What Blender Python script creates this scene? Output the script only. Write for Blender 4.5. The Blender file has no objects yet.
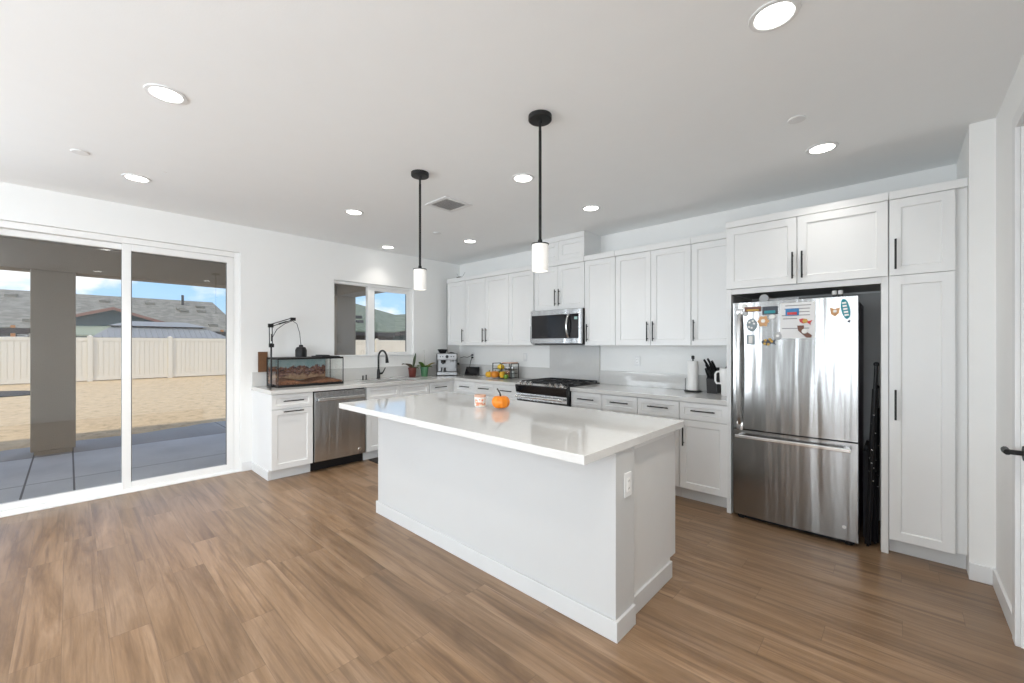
import bpy, bmesh, math, random
from math import sin, cos, pi, radians, sqrt, atan2
from mathutils import Vector, Matrix

random.seed(7)
SC = bpy.context.scene
COL = SC.collection

# ---------------------------------------------------------------- camera
cam_d = bpy.data.cameras.new('camera')
cam = bpy.data.objects.new('camera', cam_d)
COL.objects.link(cam)
cam.location = (5.2043, -4.3276, 1.3716)
cam.rotation_euler = (radians(90), 0, radians(43.06))
cam_d.sensor_width = 36.0
cam_d.lens = 414.13 / 1024 * 36.0
cam_d.shift_y = 3.41 / 1024
cam_d.clip_start = 0.02
cam_d.clip_end = 500
SC.camera = cam

# ---------------------------------------------------------------- view
SC.view_settings.view_transform = 'Standard'
SC.view_settings.look = 'None'
SC.view_settings.gamma = 1.0
SC.view_settings.use_curve_mapping = False
SC.view_settings.exposure = 0.48
SC.cycles.max_bounces = 10
SC.cycles.diffuse_bounces = 6
SC.cycles.glossy_bounces = 4
SC.cycles.transparent_max_bounces = 16
SC.cycles.sample_clamp_indirect = 6.0
SC.cycles.caustics_reflective = False
SC.cycles.caustics_refractive = False


# ---------------------------------------------------------------- node helper
class NT:
    def __init__(s, tree):
        s.t = tree
        s.n = tree.nodes
        s.l = tree.links

    def put(s, sock, v):
        if isinstance(v, bpy.types.NodeSocket):
            s.l.new(v, sock)
        elif isinstance(v, bpy.types.Node):
            s.l.new(v.outputs[0], sock)
        elif v is not None:
            if hasattr(sock.default_value, '__len__') and not isinstance(v, (int, float)) and len(v) == 3 and len(sock.default_value) == 4:
                v = (*v, 1)
            sock.default_value = v

    def new(s, typ, ins=None, **props):
        nd = s.n.new(typ)
        for k, v in props.items():
            setattr(nd, k, v)
        for k, v in (ins or {}).items():
            s.put(nd.inputs[k], v)
        return nd

    def m(s, op, a, b=None, c=None, clamp=False):
        nd = s.n.new('ShaderNodeMath')
        nd.operation = op
        nd.use_clamp = clamp
        for i, v in enumerate((a, b, c)):
            if v is not None:
                s.put(nd.inputs[i], v)
        return nd.outputs[0]

    def mix(s, fac, a, b):
        nd = s.n.new('ShaderNodeMix')
        nd.data_type = 'RGBA'
        s.put(nd.inputs[0], fac)
        s.put(nd.inputs[6], a)
        s.put(nd.inputs[7], b)
        return nd.outputs[2]

    def ramp(s, fac, stops):
        nd = s.n.new('ShaderNodeValToRGB')
        el = nd.color_ramp.elements
        while len(el) < len(stops):
            el.new(0.5)
        for e, (p, c) in zip(el, stops):
            e.position = p
            e.color = (*c, 1) if len(c) == 3 else c
        s.put(nd.inputs[0], fac)
        return nd.outputs[0]

    def noise(s, vec, scale, detail=4, rough=.55, dist=0):
        nd = s.n.new('ShaderNodeTexNoise')
        s.put(nd.inputs['Vector'], vec)
        nd.inputs['Scale'].default_value = scale
        nd.inputs['Detail'].default_value = detail
        nd.inputs['Roughness'].default_value = rough
        nd.inputs['Distortion'].default_value = dist
        return nd.outputs[0]

    def mapping(s, vec, scale=(1, 1, 1), loc=(0, 0, 0), rot=(0, 0, 0)):
        nd = s.n.new('ShaderNodeMapping')
        s.put(nd.inputs[0], vec)
        nd.inputs['Scale'].default_value = scale
        nd.inputs['Location'].default_value = loc
        nd.inputs['Rotation'].default_value = rot
        return nd.outputs[0]


# ---------------------------------------------------------------- world: blue sky with clouds
def build_world():
    w = bpy.data.worlds.new('sky')
    SC.world = w
    w.use_nodes = True
    t = NT(w.node_tree)
    t.n.clear()
    tc = t.new('ShaderNodeTexCoord')
    d = tc.outputs['Generated']
    sep = t.new('ShaderNodeSeparateXYZ', {0: d})
    z = t.m('MAXIMUM', sep.outputs[2], 0.0)
    blue = t.ramp(z, [(0.0, (.50, .72, .93)), (.12, (.36, .62, .92)), (.5, (.16, .38, .80)), (1, (.10, .27, .68))])
    k = t.m('ADD', z, .16)
    px = t.m('DIVIDE', sep.outputs[0], k)
    py = t.m('DIVIDE', sep.outputs[1], k)
    cv = t.new('ShaderNodeCombineXYZ', {0: px, 1: py, 2: 0.0})
    n = t.noise(t.mapping(d, (1, 1, 2.3), loc=CLOUD_OFF), 4.2, 7, .55, .2)
    cl = t.ramp(n, [(.47, (0, 0, 0)), (.57, (1, 1, 1))])
    col = t.mix(cl, blue, (.96, .96, .97))
    bg = t.new('ShaderNodeBackground', {0: col, 1: SKY_STRENGTH})
    out = t.new('ShaderNodeOutputWorld', {0: bg})


SKY_STRENGTH = .90
CLOUD_OFF = (.6, .25, 0)
SUN_STRENGTH = 1.72
WINDOW_FILL_W = 150.0
DOWNLIGHT_W = 4.8
DOWNLIGHT_DIM_W = 1.1
build_world()

sun_d = bpy.data.lights.new('sun', 'SUN')
sun_d.energy = SUN_STRENGTH
sun_d.angle = radians(.6)
sun_d.color = (1, .93, .80)
sun = bpy.data.objects.new('sun', sun_d)
COL.objects.link(sun)
sun.rotation_euler = Vector((-.27, .55, -.79)).to_track_quat('-Z', 'Y').to_euler()
sun.location = (0, -10, 20)


def area_light(name, loc, rot, sx, sy, power, color):
    d = bpy.data.lights.new(name, 'AREA')
    d.shape = 'RECTANGLE'
    d.size, d.size_y = sx, sy
    d.energy = power
    d.color = color
    o = bpy.data.objects.new(name, d)
    COL.objects.link(o)
    o.location = loc
    o.rotation_euler = rot
    return o


# area lamps standing in for daylight at unseen windows behind the camera
REAR_Y = -9.0
REAR_WINDOWS = [(.15, 1.7), (4.65, 5.5)]  # first inferred from the bright island front, second added to brighten the right side
for (a, b) in REAR_WINDOWS:
    area_light('window_fill_lamp', ((a + b) / 2, REAR_Y - .06, 1.35), (radians(90), 0, 0), b - a - .2, 1.9,
               WINDOW_FILL_W * .44 * (b - a), (.85, .93, 1.0))

LW0, LW1 = -8.5, -5.7  # unseen left opening and its lamp, added to brighten the left ceiling
RW0, RW1 = -7.7, -5.5  # unseen right opening and its lamp, added to light the left wall
area_light('window_fill_lamp', (-.06, (LW0 + LW1) / 2, 1.35), (radians(90), 0, radians(-90)), LW1 - LW0 - .2, 1.9,
           WINDOW_FILL_W * .66, (.85, .93, 1.0))
area_light('window_fill_lamp', (5.66, (RW0 + RW1) / 2, 1.35), (radians(90), 0, radians(90)), RW1 - RW0 - .2, 1.9,
           WINDOW_FILL_W * .80, (.85, .93, 1.0))

# ---------------------------------------------------------------- materials
M = {}


def mat(name, color, rough=.5, metal=0.0, var=.03, scale=8, bump=0.0, bscale=60, spec=.5, coat=0, emit=None, estr=0, stretch=None):
    m = bpy.data.materials.new(name)
    m.use_nodes = True
    t = NT(m.node_tree)
    b = t.n['Principled BSDF']
    tc = t.new('ShaderNodeTexCoord')
    v = tc.outputs['Object']
    if stretch:
        v = t.mapping(v, stretch)
    n = t.noise(v, scale, 3)
    lo = tuple(max(0, c * (1 - var)) for c in color)
    hi = tuple(min(1, c * (1 + var)) for c in color)
    t.put(b.inputs['Base Color'], t.mix(n, lo, hi))
    b.inputs['Roughness'].default_value = rough
    b.inputs['Metallic'].default_value = metal
    b.inputs['Specular IOR Level'].default_value = spec
    if coat:
        b.inputs['Coat Weight'].default_value = coat
        b.inputs['Coat Roughness'].default_value = .08
    if bump:
        bn = t.noise(v, bscale, 3)
        bp = t.new('ShaderNodeBump', {'Height': bn, 'Strength': bump, 'Distance': .01})
        t.put(b.inputs['Normal'], bp)
    if emit:
        t.put(b.inputs['Emission Color'], emit)
        b.inputs['Emission Strength'].default_value = estr
    M[name] = m
    return m


mat('wall_paint', (.85, .852, .84), .6, var=.012, bump=.05, bscale=120)
mat('reflection_dark', (.20, .195, .185), .6, var=.012)  # dark tone chosen so the refrigerator reflects less brightness
mat('ceiling_paint', (.88, .895, .90), .7, var=.012, bump=.05, bscale=120)
mat('trim_paint', (.76, .765, .765), .4, var=.01)
mat('cabinet_white', (.77, .775, .77), .38, var=.012)
mat('cabinet_side', (.70, .705, .70), .5, var=.012)
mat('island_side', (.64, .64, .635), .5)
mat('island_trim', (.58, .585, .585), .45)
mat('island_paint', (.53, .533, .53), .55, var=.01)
mat('quartz', (.64, .635, .62), .055, var=.04, scale=30)
mat('black_metal', (.012, .012, .012), .42, var=.1, spec=.35)
mat('black_plastic', (.012, .012, .013), .42, var=.1, spec=.3)
mat('black_glass', (.012, .012, .014), .06, var=.1)
mat('cast_iron', (.025, .025, .027), .55, var=.2, bump=.1)
mat('niche_grey', (.5, .5, .49), .6, var=.06)
mat('vinyl_white', (.86, .86, .85), .35, var=.01)
mat('gasket', (.16, .16, .16), .6)
mat('duct_grey', (.42, .42, .42), .6)
mat('steel_plain', (.62, .62, .62), .25, 1.0, var=.04)
mat('steel_machine', (.30, .30, .30), .42, 1.0, var=.05)
mat('steel_bright', (.8, .8, .8), .22, 1.0, var=.03)
mat('fridge_side', (.13, .13, .13), .45, var=.05)
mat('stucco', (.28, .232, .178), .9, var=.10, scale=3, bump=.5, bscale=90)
mat('stucco_house', (.62, .59, .53), .9, var=.05, scale=3, bump=.5, bscale=90)
mat('vinyl_fence', (.80, .745, .63), .5, var=.03)
mat('teal_siding', (.065, .10, .105), .7, var=.1)
mat('green_siding', (.32, .36, .27), .7, var=.08)
mat('fascia_red', (.30, .16, .12), .6)
mat('fascia_dark', (.045, .04, .04), .6)
mat('orange_wood', (.5, .22, .07), .6, var=.2)
mat('brown_board', (.15, .07, .03), .6, var=.25, scale=14, stretch=(1, 1, 6))
mat('red_clay', (.16, .032, .022), .45, var=.12)
mat('green_glaze', (.10, .25, .13), .25, var=.1)
mat('leaf_green', (.085, .17, .025), .4, var=.35, scale=16)
mat('leaf_dark', (.05, .08, .03), .4, var=.3, scale=16)
mat('leaf_yellow', (.26, .21, .04), .45, var=.3, scale=16)
mat('leaf_bronze', (.12, .08, .045), .5, var=.3, scale=16)
mat('soil', (.06, .04, .025), .95, var=.4, scale=60)
mat('pumpkin_orange', (.85, .25, .012), .42, var=.12, scale=12)
mat('stem_dark', (.05, .04, .03), .7)
mat('candle_white', (.85, .83, .8), .3)
mat('candle_lid', (.70, .42, .30), .35, var=.15)
mat('paper', (.82, .82, .82), .8, var=.02)
mat('ink', (.10, .10, .11), .8)
mat('towel_paper', (.86, .85, .83), .85, bump=.3, bscale=80)
mat('mug_white', (.84, .83, .81), .3)
mat('block_black', (.025, .025, .027), .4)
mat('gourd_yellow', (.78, .42, .02), .4, var=.3, scale=20)
mat('gourd_orange', (.62, .22, .015), .4, var=.35, scale=20)
mat('gourd_green', (.16, .28, .03), .4, var=.35, scale=20)
mat('lemon', (.85, .58, .04), .35, var=.1)
mat('peach', (.75, .34, .20), .5, var=.2)
mat('petal_pink', (.7, .3, .42), .5)
mat('plate_white', (.84, .84, .82), .4)
mat('mat_dark', (.03, .026, .024), .9, var=.3, scale=50, bump=.4)
mat('fabric_black', (.035, .035, .038), .9, var=.2)
mat('clear_plastic', (.45, .46, .46), .2)
mat('amber', (.30, .16, .07), .3)
mat('teal_enamel', (.01, .25, .30), .3, var=.2, scale=40)
mat('magnet_tan', (.62, .34, .15), .5, var=.3, scale=60)
mat('magnet_grey', (.25, .30, .32), .4, var=.4, scale=60)
mat('magnet_blue', (.02, .18, .42), .4, var=.3, scale=60)
mat('magnet_red', (.55, .03, .03), .4, var=.3, scale=60)
mat('magnet_brown', (.14, .045, .02), .4, var=.3, scale=60)
mat('magnet_dark', (.03, .035, .05), .4, var=.3, scale=60)
mat('magnet_gold', (.5, .3, .04), .4, var=.3, scale=60)
mat('magnet_white', (.8, .79, .76), .4, var=.1, scale=60)
mat('fabric_cover', (.05, .05, .055), .9)
mat('cable_grey', (.35, .36, .34), .5)
mat('screen_black', (.008, .008, .01), .12)
mat('lens_glow', (.9, .9, .9), .5, emit=(1, .97, .92), estr=6.0)
mat('patio_lens', (.9, .9, .8), .5, emit=(1, .9, .55), estr=1.2)
mat('metal_roof', (.27, .275, .27), .5, .0, var=.06)
mat('black_gap', (.012, .012, .014), .6)
mat('rust_label', (.62, .16, .07), .5, var=.25, scale=50)
mat('display_green', (.02, .05, .05), .2, emit=(.5, .75, .7), estr=.35)


def sub(name, fn):
    m = bpy.data.materials.new(name)
    m.use_nodes = True
    t = NT(m.node_tree)
    fn(t, t.n['Principled BSDF'], t.new('ShaderNodeTexCoord').outputs['Object'])
    M[name] = m
    return m


def floor_nodes(t, b, v):
    sep = t.new('ShaderNodeSeparateXYZ', {0: v})
    x, y = sep.outputs[0], sep.outputs[1]
    W, L = .15, 1.2
    yr = t.m('DIVIDE', y, W)
    row = t.m('FLOOR', yr)
    off = t.new('ShaderNodeTexWhiteNoise', {'W': row}, noise_dimensions='1D').outputs[0]
    xr = t.m('ADD', t.m('DIVIDE', x, L), off)
    colm = t.m('FLOOR', xr)
    idv = t.new('ShaderNodeCombineXYZ', {0: row, 1: colm, 2: 0.0})
    wn = t.new('ShaderNodeTexWhiteNoise', {0: idv}, noise_dimensions='2D')
    rnd = wn.outputs[0]
    # grain, long along x, shifted plank by plank
    sh = t.m('MULTIPLY', rnd, 37.0)
    gv = t.new('ShaderNodeCombineXYZ', {0: t.m('ADD', t.m('MULTIPLY', x, 1.1), sh), 1: t.m('MULTIPLY', y, 10.0), 2: sh})
    g1 = t.noise(gv, 1.0, 6, .6, .8)
    gv2 = t.new('ShaderNodeCombineXYZ', {0: t.m('ADD', t.m('MULTIPLY', x, 5.0), sh), 1: t.m('MULTIPLY', y, 110.0), 2: sh})
    g2 = t.noise(gv2, 1.0, 4, .6)
    gv3 = t.new('ShaderNodeCombineXYZ', {0: t.m('ADD', t.m('MULTIPLY', x, 2.2), sh), 1: t.m('MULTIPLY', y, 7.0), 2: sh})
    g3 = t.noise(gv3, 1.0, 3, .5, 1.5)
    base = t.ramp(g1, [(.28, (.145, .084, .043)), (.48, (.242, .150, .084)), (.76, (.345, .23, .145))])
    tone = t.ramp(rnd, [(0, (.90, .90, .91)), (.5, (.98, .98, .98)), (1, (1.06, 1.055, 1.05))])
    mul = t.new('ShaderNodeMix', data_type='RGBA', blend_type='MULTIPLY')
    mul.inputs[0].default_value = 1
    t.put(mul.inputs[6], base)
    t.put(mul.inputs[7], tone)
    fine = t.ramp(g2, [(.3, (.86, .86, .86)), (.7, (1.08, 1.08, 1.08))])
    mul2 = t.new('ShaderNodeMix', data_type='RGBA', blend_type='MULTIPLY')
    mul2.inputs[0].default_value = 1
    t.put(mul2.inputs[6], mul.outputs[2])
    t.put(mul2.inputs[7], fine)
    knot = t.ramp(g3, [(.68, (0, 0, 0)), (.80, (1, 1, 1))])
    c3 = t.mix(t.m('MULTIPLY', knot, .6), mul2.outputs[2], (.10, .06, .038))
    # seams
    fy = t.m('FRACT', yr)
    fx = t.m('FRACT', xr)
    sy = t.m('LESS_THAN', t.m('MINIMUM', fy, t.m('SUBTRACT', 1.0, fy)), .0075)
    sx = t.m('LESS_THAN', t.m('MINIMUM', fx, t.m('SUBTRACT', 1.0, fx)), .0012)
    seam = t.m('MAXIMUM', sy, sx)
    gv4 = t.new('ShaderNodeCombineXYZ', {0: t.m('ADD', t.m('MULTIPLY', x, .9), sh), 1: t.m('MULTIPLY', y, 30.0), 2: sh})
    g4 = t.noise(gv4, 1.0, 4, .6, .5)
    c3 = t.mix(t.m('MULTIPLY', t.ramp(g4, [(.52, (0, 0, 0)), (.68, (1, 1, 1))]), .6), c3, (.11, .064, .038))
    c4 = t.mix(t.m('MULTIPLY', seam, .35), c3, (.07, .045, .03))
    t.put(b.inputs['Base Color'], c4)
    t.put(b.inputs['Roughness'], t.m('MULTIPLY_ADD', g2, .12, .26))
    b.inputs['Specular IOR Level'].default_value = .5
    bp = t.new('ShaderNodeBump', {'Height': t.m('SUBTRACT', g2, seam), 'Strength': .12, 'Distance': .002})
    t.put(b.inputs['Normal'], bp)


sub('floor_wood', floor_nodes)


def steel_nodes(rough, base, wav, sx, sz):
    def fn(t, b, v):
        n = t.noise(t.mapping(v, (260, 260, 2.0)), 1.0, 2)
        t.put(b.inputs['Base Color'], t.mix(n, tuple(c * .93 for c in base), tuple(min(1, c * 1.05) for c in base)))
        b.inputs['Metallic'].default_value = 1
        b.inputs['Roughness'].default_value = rough
        w = t.noise(t.mapping(v, (sx, sx, sz)), 1.0, 2, .5, .2)
        bp = t.new('ShaderNodeBump', {'Height': w, 'Strength': wav, 'Distance': .02})
        t.put(b.inputs['Normal'], bp)
    return fn


sub('steel_fridge', steel_nodes(.23, (.34, .337, .33), .45, 9.0, .6))
sub('steel_brushed', steel_nodes(.24, (.57, .58, .59), .5, 8.0, .6))


def glass_nodes(t, b, v, tint=(1, 1, 1), f0=.045):
    lw = t.new('ShaderNodeLayerWeight', {'Blend': .5})
    f = t.m('MULTIPLY_ADD', t.m('POWER', lw.outputs['Facing'], 5.0), .9, f0)
    n = t.noise(v, 1.5, 2)
    tr = t.new('ShaderNodeBsdfTransparent', {0: t.mix(n, tuple(c * .985 for c in tint), tint)})
    gl = t.new('ShaderNodeBsdfGlossy', {0: (1, 1, 1, 1), 'Roughness': .0})
    mx = t.new('ShaderNodeMixShader', {0: f, 1: tr, 2: gl})
    out = t.n['Material Output']
    t.l.new(mx.outputs[0], out.inputs[0])
    t.n.remove(b)


sub('glass', glass_nodes)
sub('glass_tank', lambda t, b, v: glass_nodes(t, b, v, (.985, .99, .985), .02))
sub('glass_jar', lambda t, b, v: glass_nodes(t, b, v, (.86, .88, .86)))


def sand_nodes(t, b, v):
    n1 = t.noise(v, .9, 5, .6)
    n2 = t.noise(v, 6, 6, .75)
    n3 = t.noise(t.mapping(v, (1, 1.5, 1)), 3.2, 5, .75)
    c = t.ramp(n2, [(.25, (.42, .285, .15)), (.5, (.64, .47, .265)), (.8, (.76, .585, .35))])
    c = t.mix(t.m('MULTIPLY', t.ramp(n3, [(.54, (0, 0, 0)), (.64, (1, 1, 1))]), .6), c, (.33, .22, .115))
    c = t.mix(t.m('MULTIPLY', n1, .25), c, (.70, .54, .36))
    t.put(b.inputs['Base Color'], c)
    b.inputs['Roughness'].default_value = .95
    bp = t.new('ShaderNodeBump', {'Height': n2, 'Strength': .7, 'Distance': .03})
    t.put(b.inputs['Normal'], bp)


sub('sand', sand_nodes)


def slab_nodes(t, b, v):
    sep = t.new('ShaderNodeSeparateXYZ', {0: v})
    x, y = sep.outputs[0], sep.outputs[1]
    n1 = t.noise(v, 1.4, 6, .65)
    n2 = t.noise(v, 40, 3, .6)
    c = t.ramp(n1, [(.3, (.50, .515, .53)), (.7, (.66, .675, .69))])
    c = t.mix(t.m('MULTIPLY', n2, .25), c, (.36, .39, .43))

    def line(s, at, w):
        return t.m('LESS_THAN', t.m('ABSOLUTE', t.m('SUBTRACT', s, at)), w)
    j = line(x, -1.39, .008)
    j = t.m('MAXIMUM', j, line(x, -2.93, .010))
    for yy in (-6.4, -4.64, -4.29, -2.45, -.6):
        j = t.m('MAXIMUM', j, line(y, yy, .008))
    strip = t.m('LESS_THAN', x, -2.935)
    c = t.mix(strip, c, t.mix(n1, (.26, .255, .24), (.42, .41, .39)))
    c = t.mix(t.m('MULTIPLY', j, .85), c, (.05, .05, .055))
    t.put(b.inputs['Base Color'], c)
    b.inputs['Roughness'].default_value = .8


sub('patio_concrete', slab_nodes)


def shingle_nodes(c0, c1):
    def fn(t, b, v):
        sep = t.new('ShaderNodeSeparateXYZ', {0: v})
        rows = t.m('MULTIPLY', sep.outputs[2], 14.0)
        r = t.m('FLOOR', rows)
        cx = t.m('FLOOR', t.m('ADD', t.m('MULTIPLY', sep.outputs[1], 4.0), t.m('MULTIPLY', r, .5)))
        wn = t.new('ShaderNodeTexWhiteNoise', {0: t.new('ShaderNodeCombineXYZ', {0: r, 1: cx, 2: 0.0})}, noise_dimensions='2D').outputs[0]
        n = t.noise(v, 25, 3, .7)
        c = t.mix(t.m('MULTIPLY_ADD', n, .5, t.m('MULTIPLY', wn, .5)), c0, c1)
        t.put(b.inputs['Base Color'], c)
        b.inputs['Roughness'].default_value = .9
    return fn


sub('shingle_grey', shingle_nodes((.13, .12, .095), (.33, .31, .255)))
sub('shingle_green', shingle_nodes((.10, .12, .08), (.23, .26, .19)))


def shade_nodes(t, b, v):
    n = t.noise(v, 30, 2)
    t.put(b.inputs['Base Color'], t.mix(n, (.86, .85, .82), (.9, .89, .87)))
    b.inputs['Roughness'].default_value = .3
    b.inputs['Emission Color'].default_value = (1, .93, .84, 1)
    b.inputs['Emission Strength'].default_value = .16


sub('frosted_glass', shade_nodes)


def backdrop_nodes(t, b, v):
    # the printed desert picture inside the terrarium (object coords: y along, z up)
    sep = t.new('ShaderNodeSeparateXYZ', {0: v})
    z = sep.outputs[2]
    n1 = t.noise(v, 16, 5, .65)
    n2 = t.noise(t.mapping(v, (1, 1, 2.4), loc=(3, 1, 2)), 22, 5, .7)
    ht = t.m('ADD', z, t.m('MULTIPLY_ADD', n1, .17, -.085))
    rock = t.ramp(n2, [(.40, (.025, .010, .012)), (.46, (.10, .03, .022)), (.52, (.30, .12, .05)), (.57, (.09, .055, .12)), (.64, (.55, .33, .14))])
    sky = t.mix(t.noise(v, 9, 3), (.16, .33, .36), (.46, .55, .55))
    sandc = t.mix(n2, (.30, .13, .06), (.58, .42, .26))
    c = t.mix(t.ramp(ht, [(.200, (0, 0, 0)), (.215, (1, 1, 1))]), rock, sky)
    c = t.mix(t.ramp(ht, [(.085, (1, 1, 1)), (.115, (0, 0, 0))]), c, sandc)
    t.put(b.inputs['Base Color'], c)
    b.inputs['Roughness'].default_value = .35


sub('desert_print', backdrop_nodes)


def tank_sand(t, b, v):
    n = t.noise(v, 30, 5, .7)
    t.put(b.inputs['Base Color'], t.ramp(n, [(.3, (.10, .04, .022)), (.55, (.22, .095, .05)), (.75, (.36, .19, .10))]))
    b.inputs['Roughness'].default_value = .95


sub('tank_sand', tank_sand)


def label_nodes(t, b, v):
    n = t.noise(v, 38, 2, .5)
    c = t.ramp(n, [(.44, (.84, .80, .74)), (.50, (.82, .45, .30)), (.58, (.72, .20, .10)), (.66, (.82, .72, .55))])
    t.put(b.inputs['Base Color'], c)
    b.inputs['Roughness'].default_value = .4


sub('candle_label', label_nodes)


def print_nodes(t, b, v):
    sep = t.new('ShaderNodeSeparateXYZ', {0: v})
    x, z = sep.outputs[0], sep.outputs[2]
    rows = t.m('MULTIPLY', z, 42.0)
    fr = t.m('FRACT', rows)
    bar = t.m('MULTIPLY', t.m('GREATER_THAN', fr, .36), t.m('LESS_THAN', fr, .62))
    rid = t.m('FLOOR', rows)
    half = t.m('FLOOR', t.m('MULTIPLY_ADD', x, 9.0, 1.0))
    wn = t.new('ShaderNodeTexWhiteNoise', {0: t.new('ShaderNodeCombineXYZ', {0: rid, 1: half, 2: 0.0})}, noise_dimensions='2D').outputs[0]
    ln = t.m('LESS_THAN', t.m('ABSOLUTE', x), t.m('MULTIPLY_ADD', wn, .05, .045))
    ink = t.m('MULTIPLY', t.m('MULTIPLY', bar, ln), t.m('GREATER_THAN', wn, .45))
    ink = t.m('MULTIPLY', ink, t.m('GREATER_THAN', z, -.075))
    c = t.mix(t.m('MULTIPLY', ink, .75), (.78, .78, .78), (.12, .12, .13))
    t.put(b.inputs['Base Color'], c)
    b.inputs['Roughness'].default_value = .8


sub('printed_paper', print_nodes)


# ---------------------------------------------------------------- mesh builder
class MB:
    def __init__(s):
        s.bm = bmesh.new()

    def box(s, x0, x1, y0, y1, z0, z1, bev=0.0, seg=2):
        r = bmesh.ops.create_cube(s.bm, size=1)
        vs = r['verts']
        for v in vs:
            v.co = Vector(((x0 + x1) / 2 + v.co.x * (x1 - x0), (y0 + y1) / 2 + v.co.y * (y1 - y0), (z0 + z1) / 2 + v.co.z * (z1 - z0)))
        if bev:
            es = list({e for v in vs for e in v.link_edges})
            bmesh.ops.bevel(s.bm, geom=es, offset=bev, segments=seg, affect='EDGES', profile=.5)
        return s

    def face(s, pts):
        return s.bm.faces.new([s.bm.verts.new(Vector(p)) for p in pts])

    def prism(s, poly, vec):
        """poly: list of 3-D points, extruded by vec into a closed solid"""
        vec = Vector(vec)
        a = [s.bm.verts.new(Vector(p)) for p in poly]
        b = [s.bm.verts.new(Vector(p) + vec) for p in poly]
        n = len(poly)
        s.bm.faces.new(a)
        s.bm.faces.new(b[::-1])
        for i in range(n):
            s.bm.faces.new([a[i], b[i], b[(i + 1) % n], a[(i + 1) % n]])
        return s

    def tube(s, pts, r, seg=10, cap=True):
        pts = [Vector(p) for p in pts]
        n = len(pts)
        rr = r if isinstance(r, (list, tuple)) else [r] * n
        rings = []
        up = None
        for i, p in enumerate(pts):
            d = (pts[min(i + 1, n - 1)] - pts[max(i - 1, 0)]).normalized()
            if up is None:
                up = Vector((0, 0, 1)) if abs(d.z) < .9 else Vector((1, 0, 0))
            a = d.cross(up)
            if a.length < 1e-5:
                a = d.cross(Vector((0, 1, 0)))
            a.normalize()
            b = a.cross(d).normalized()
            up = b
            rings.append([s.bm.verts.new(p + a * rr[i] * cos(2 * pi * k / seg) + b * rr[i] * sin(2 * pi * k / seg)) for k in range(seg)])
        for i in range(n - 1):
            for k in range(seg):
                s.bm.faces.new([rings[i][k], rings[i][(k + 1) % seg], rings[i + 1][(k + 1) % seg], rings[i + 1][k]])
        if cap:
            s.bm.faces.new(rings[0][::-1])
            s.bm.faces.new(rings[-1])
        return s

    def cyl(s, p0, p1, r0, r1=None, seg=20):
        return s.tube([p0, p1], [r0, r0 if r1 is None else r1], seg)

    def lathe(s, prof, c=(0, 0, 0), seg=28, axis='z', close=False):
        """prof: (radius, height) from bottom up"""
        c = Vector(c)
        rings = []
        for (r, h) in prof:
            ring = []
            for k in range(seg):
                a = 2 * pi * k / seg
                q = {'z': (r * cos(a), r * sin(a), h), 'y': (r * cos(a), h, r * sin(a)), 'x': (h, r * cos(a), r * sin(a))}[axis]
                ring.append(s.bm.verts.new(c + Vector(q)))
            rings.append(ring)
        pairs = list(zip(rings[:-1], rings[1:]))
        if close:
            pairs.append((rings[-1], rings[0]))
        for A, B in pairs:
            for k in range(seg):
                s.bm.faces.new([A[k], A[(k + 1) % seg], B[(k + 1) % seg], B[k]])
        if not close:
            if prof[0][0] > 1e-6:
                s.bm.faces.new(rings[0][::-1])
            if prof[-1][0] > 1e-6:
                s.bm.faces.new(rings[-1])
        return s

    def ball(s, c, r, sx=1, sy=1, sz=1, u=16, v=10, lobes=0, amp=0.0):
        res = bmesh.ops.create_uvsphere(s.bm, u_segments=u, v_segments=v, radius=1)
        for w in res['verts']:
            p = w.co.copy()
            k = 1.0
            if lobes:
                a = atan2(p.y, p.x)
                k = 1 + amp * (abs(cos(a * lobes / 2)) - .6)
                dip = max(0, abs(p.z) - .75) * .9
                p.z -= dip * (1 if p.z > 0 else -1)
            w.co = Vector((c[0] + p.x * r * sx * k, c[1] + p.y * r * sy * k, c[2] + p.z * r * sz))
        return s

    def leaf(s, base, d, length, width, rise, droop, n=7, th=.0025):
        base = Vector(base)
        d = Vector((d[0], d[1], 0)).normalized()
        side = Vector((-d.y, d.x, 0))
        rows = []
        for i in range(n + 1):
            t = i / n
            c = base + d * length * t + Vector((0, 0, rise * t - droop * t * t))
            w = width * (sin(pi * min(1, .08 + .92 * t)) ** .7) * .5 + .001
            rows.append((c - side * w + Vector((0, 0, w * .3)), c, c + side * w + Vector((0, 0, w * .3))))
        T = Vector((0, 0, -th))
        top = [[s.bm.verts.new(p) for p in r] for r in rows]
        bot = [[s.bm.verts.new(p + T) for p in r] for r in rows]
        for i in range(n):
            for k in range(2):
                s.bm.faces.new([top[i][k], top[i][k + 1], top[i + 1][k + 1], top[i + 1][k]])
                s.bm.faces.new([bot[i][k], bot[i + 1][k], bot[i + 1][k + 1], bot[i][k + 1]])
            s.bm.faces.new([top[i][0], top[i + 1][0], bot[i + 1][0], bot[i][0]])
            s.bm.faces.new([top[i][2], bot[i][2], bot[i + 1][2], top[i + 1][2]])
        s.bm.faces.new([top[0][0], bot[0][0], bot[0][1], bot[0][2], top[0][2], top[0][1]])
        s.bm.faces.new([top[n][0], top[n][1], top[n][2], bot[n][2], bot[n][1], bot[n][0]])
        return s

    def xform(s, mtx):
        bmesh.ops.transform(s.bm, matrix=mtx, verts=s.bm.verts)
        return s

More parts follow.
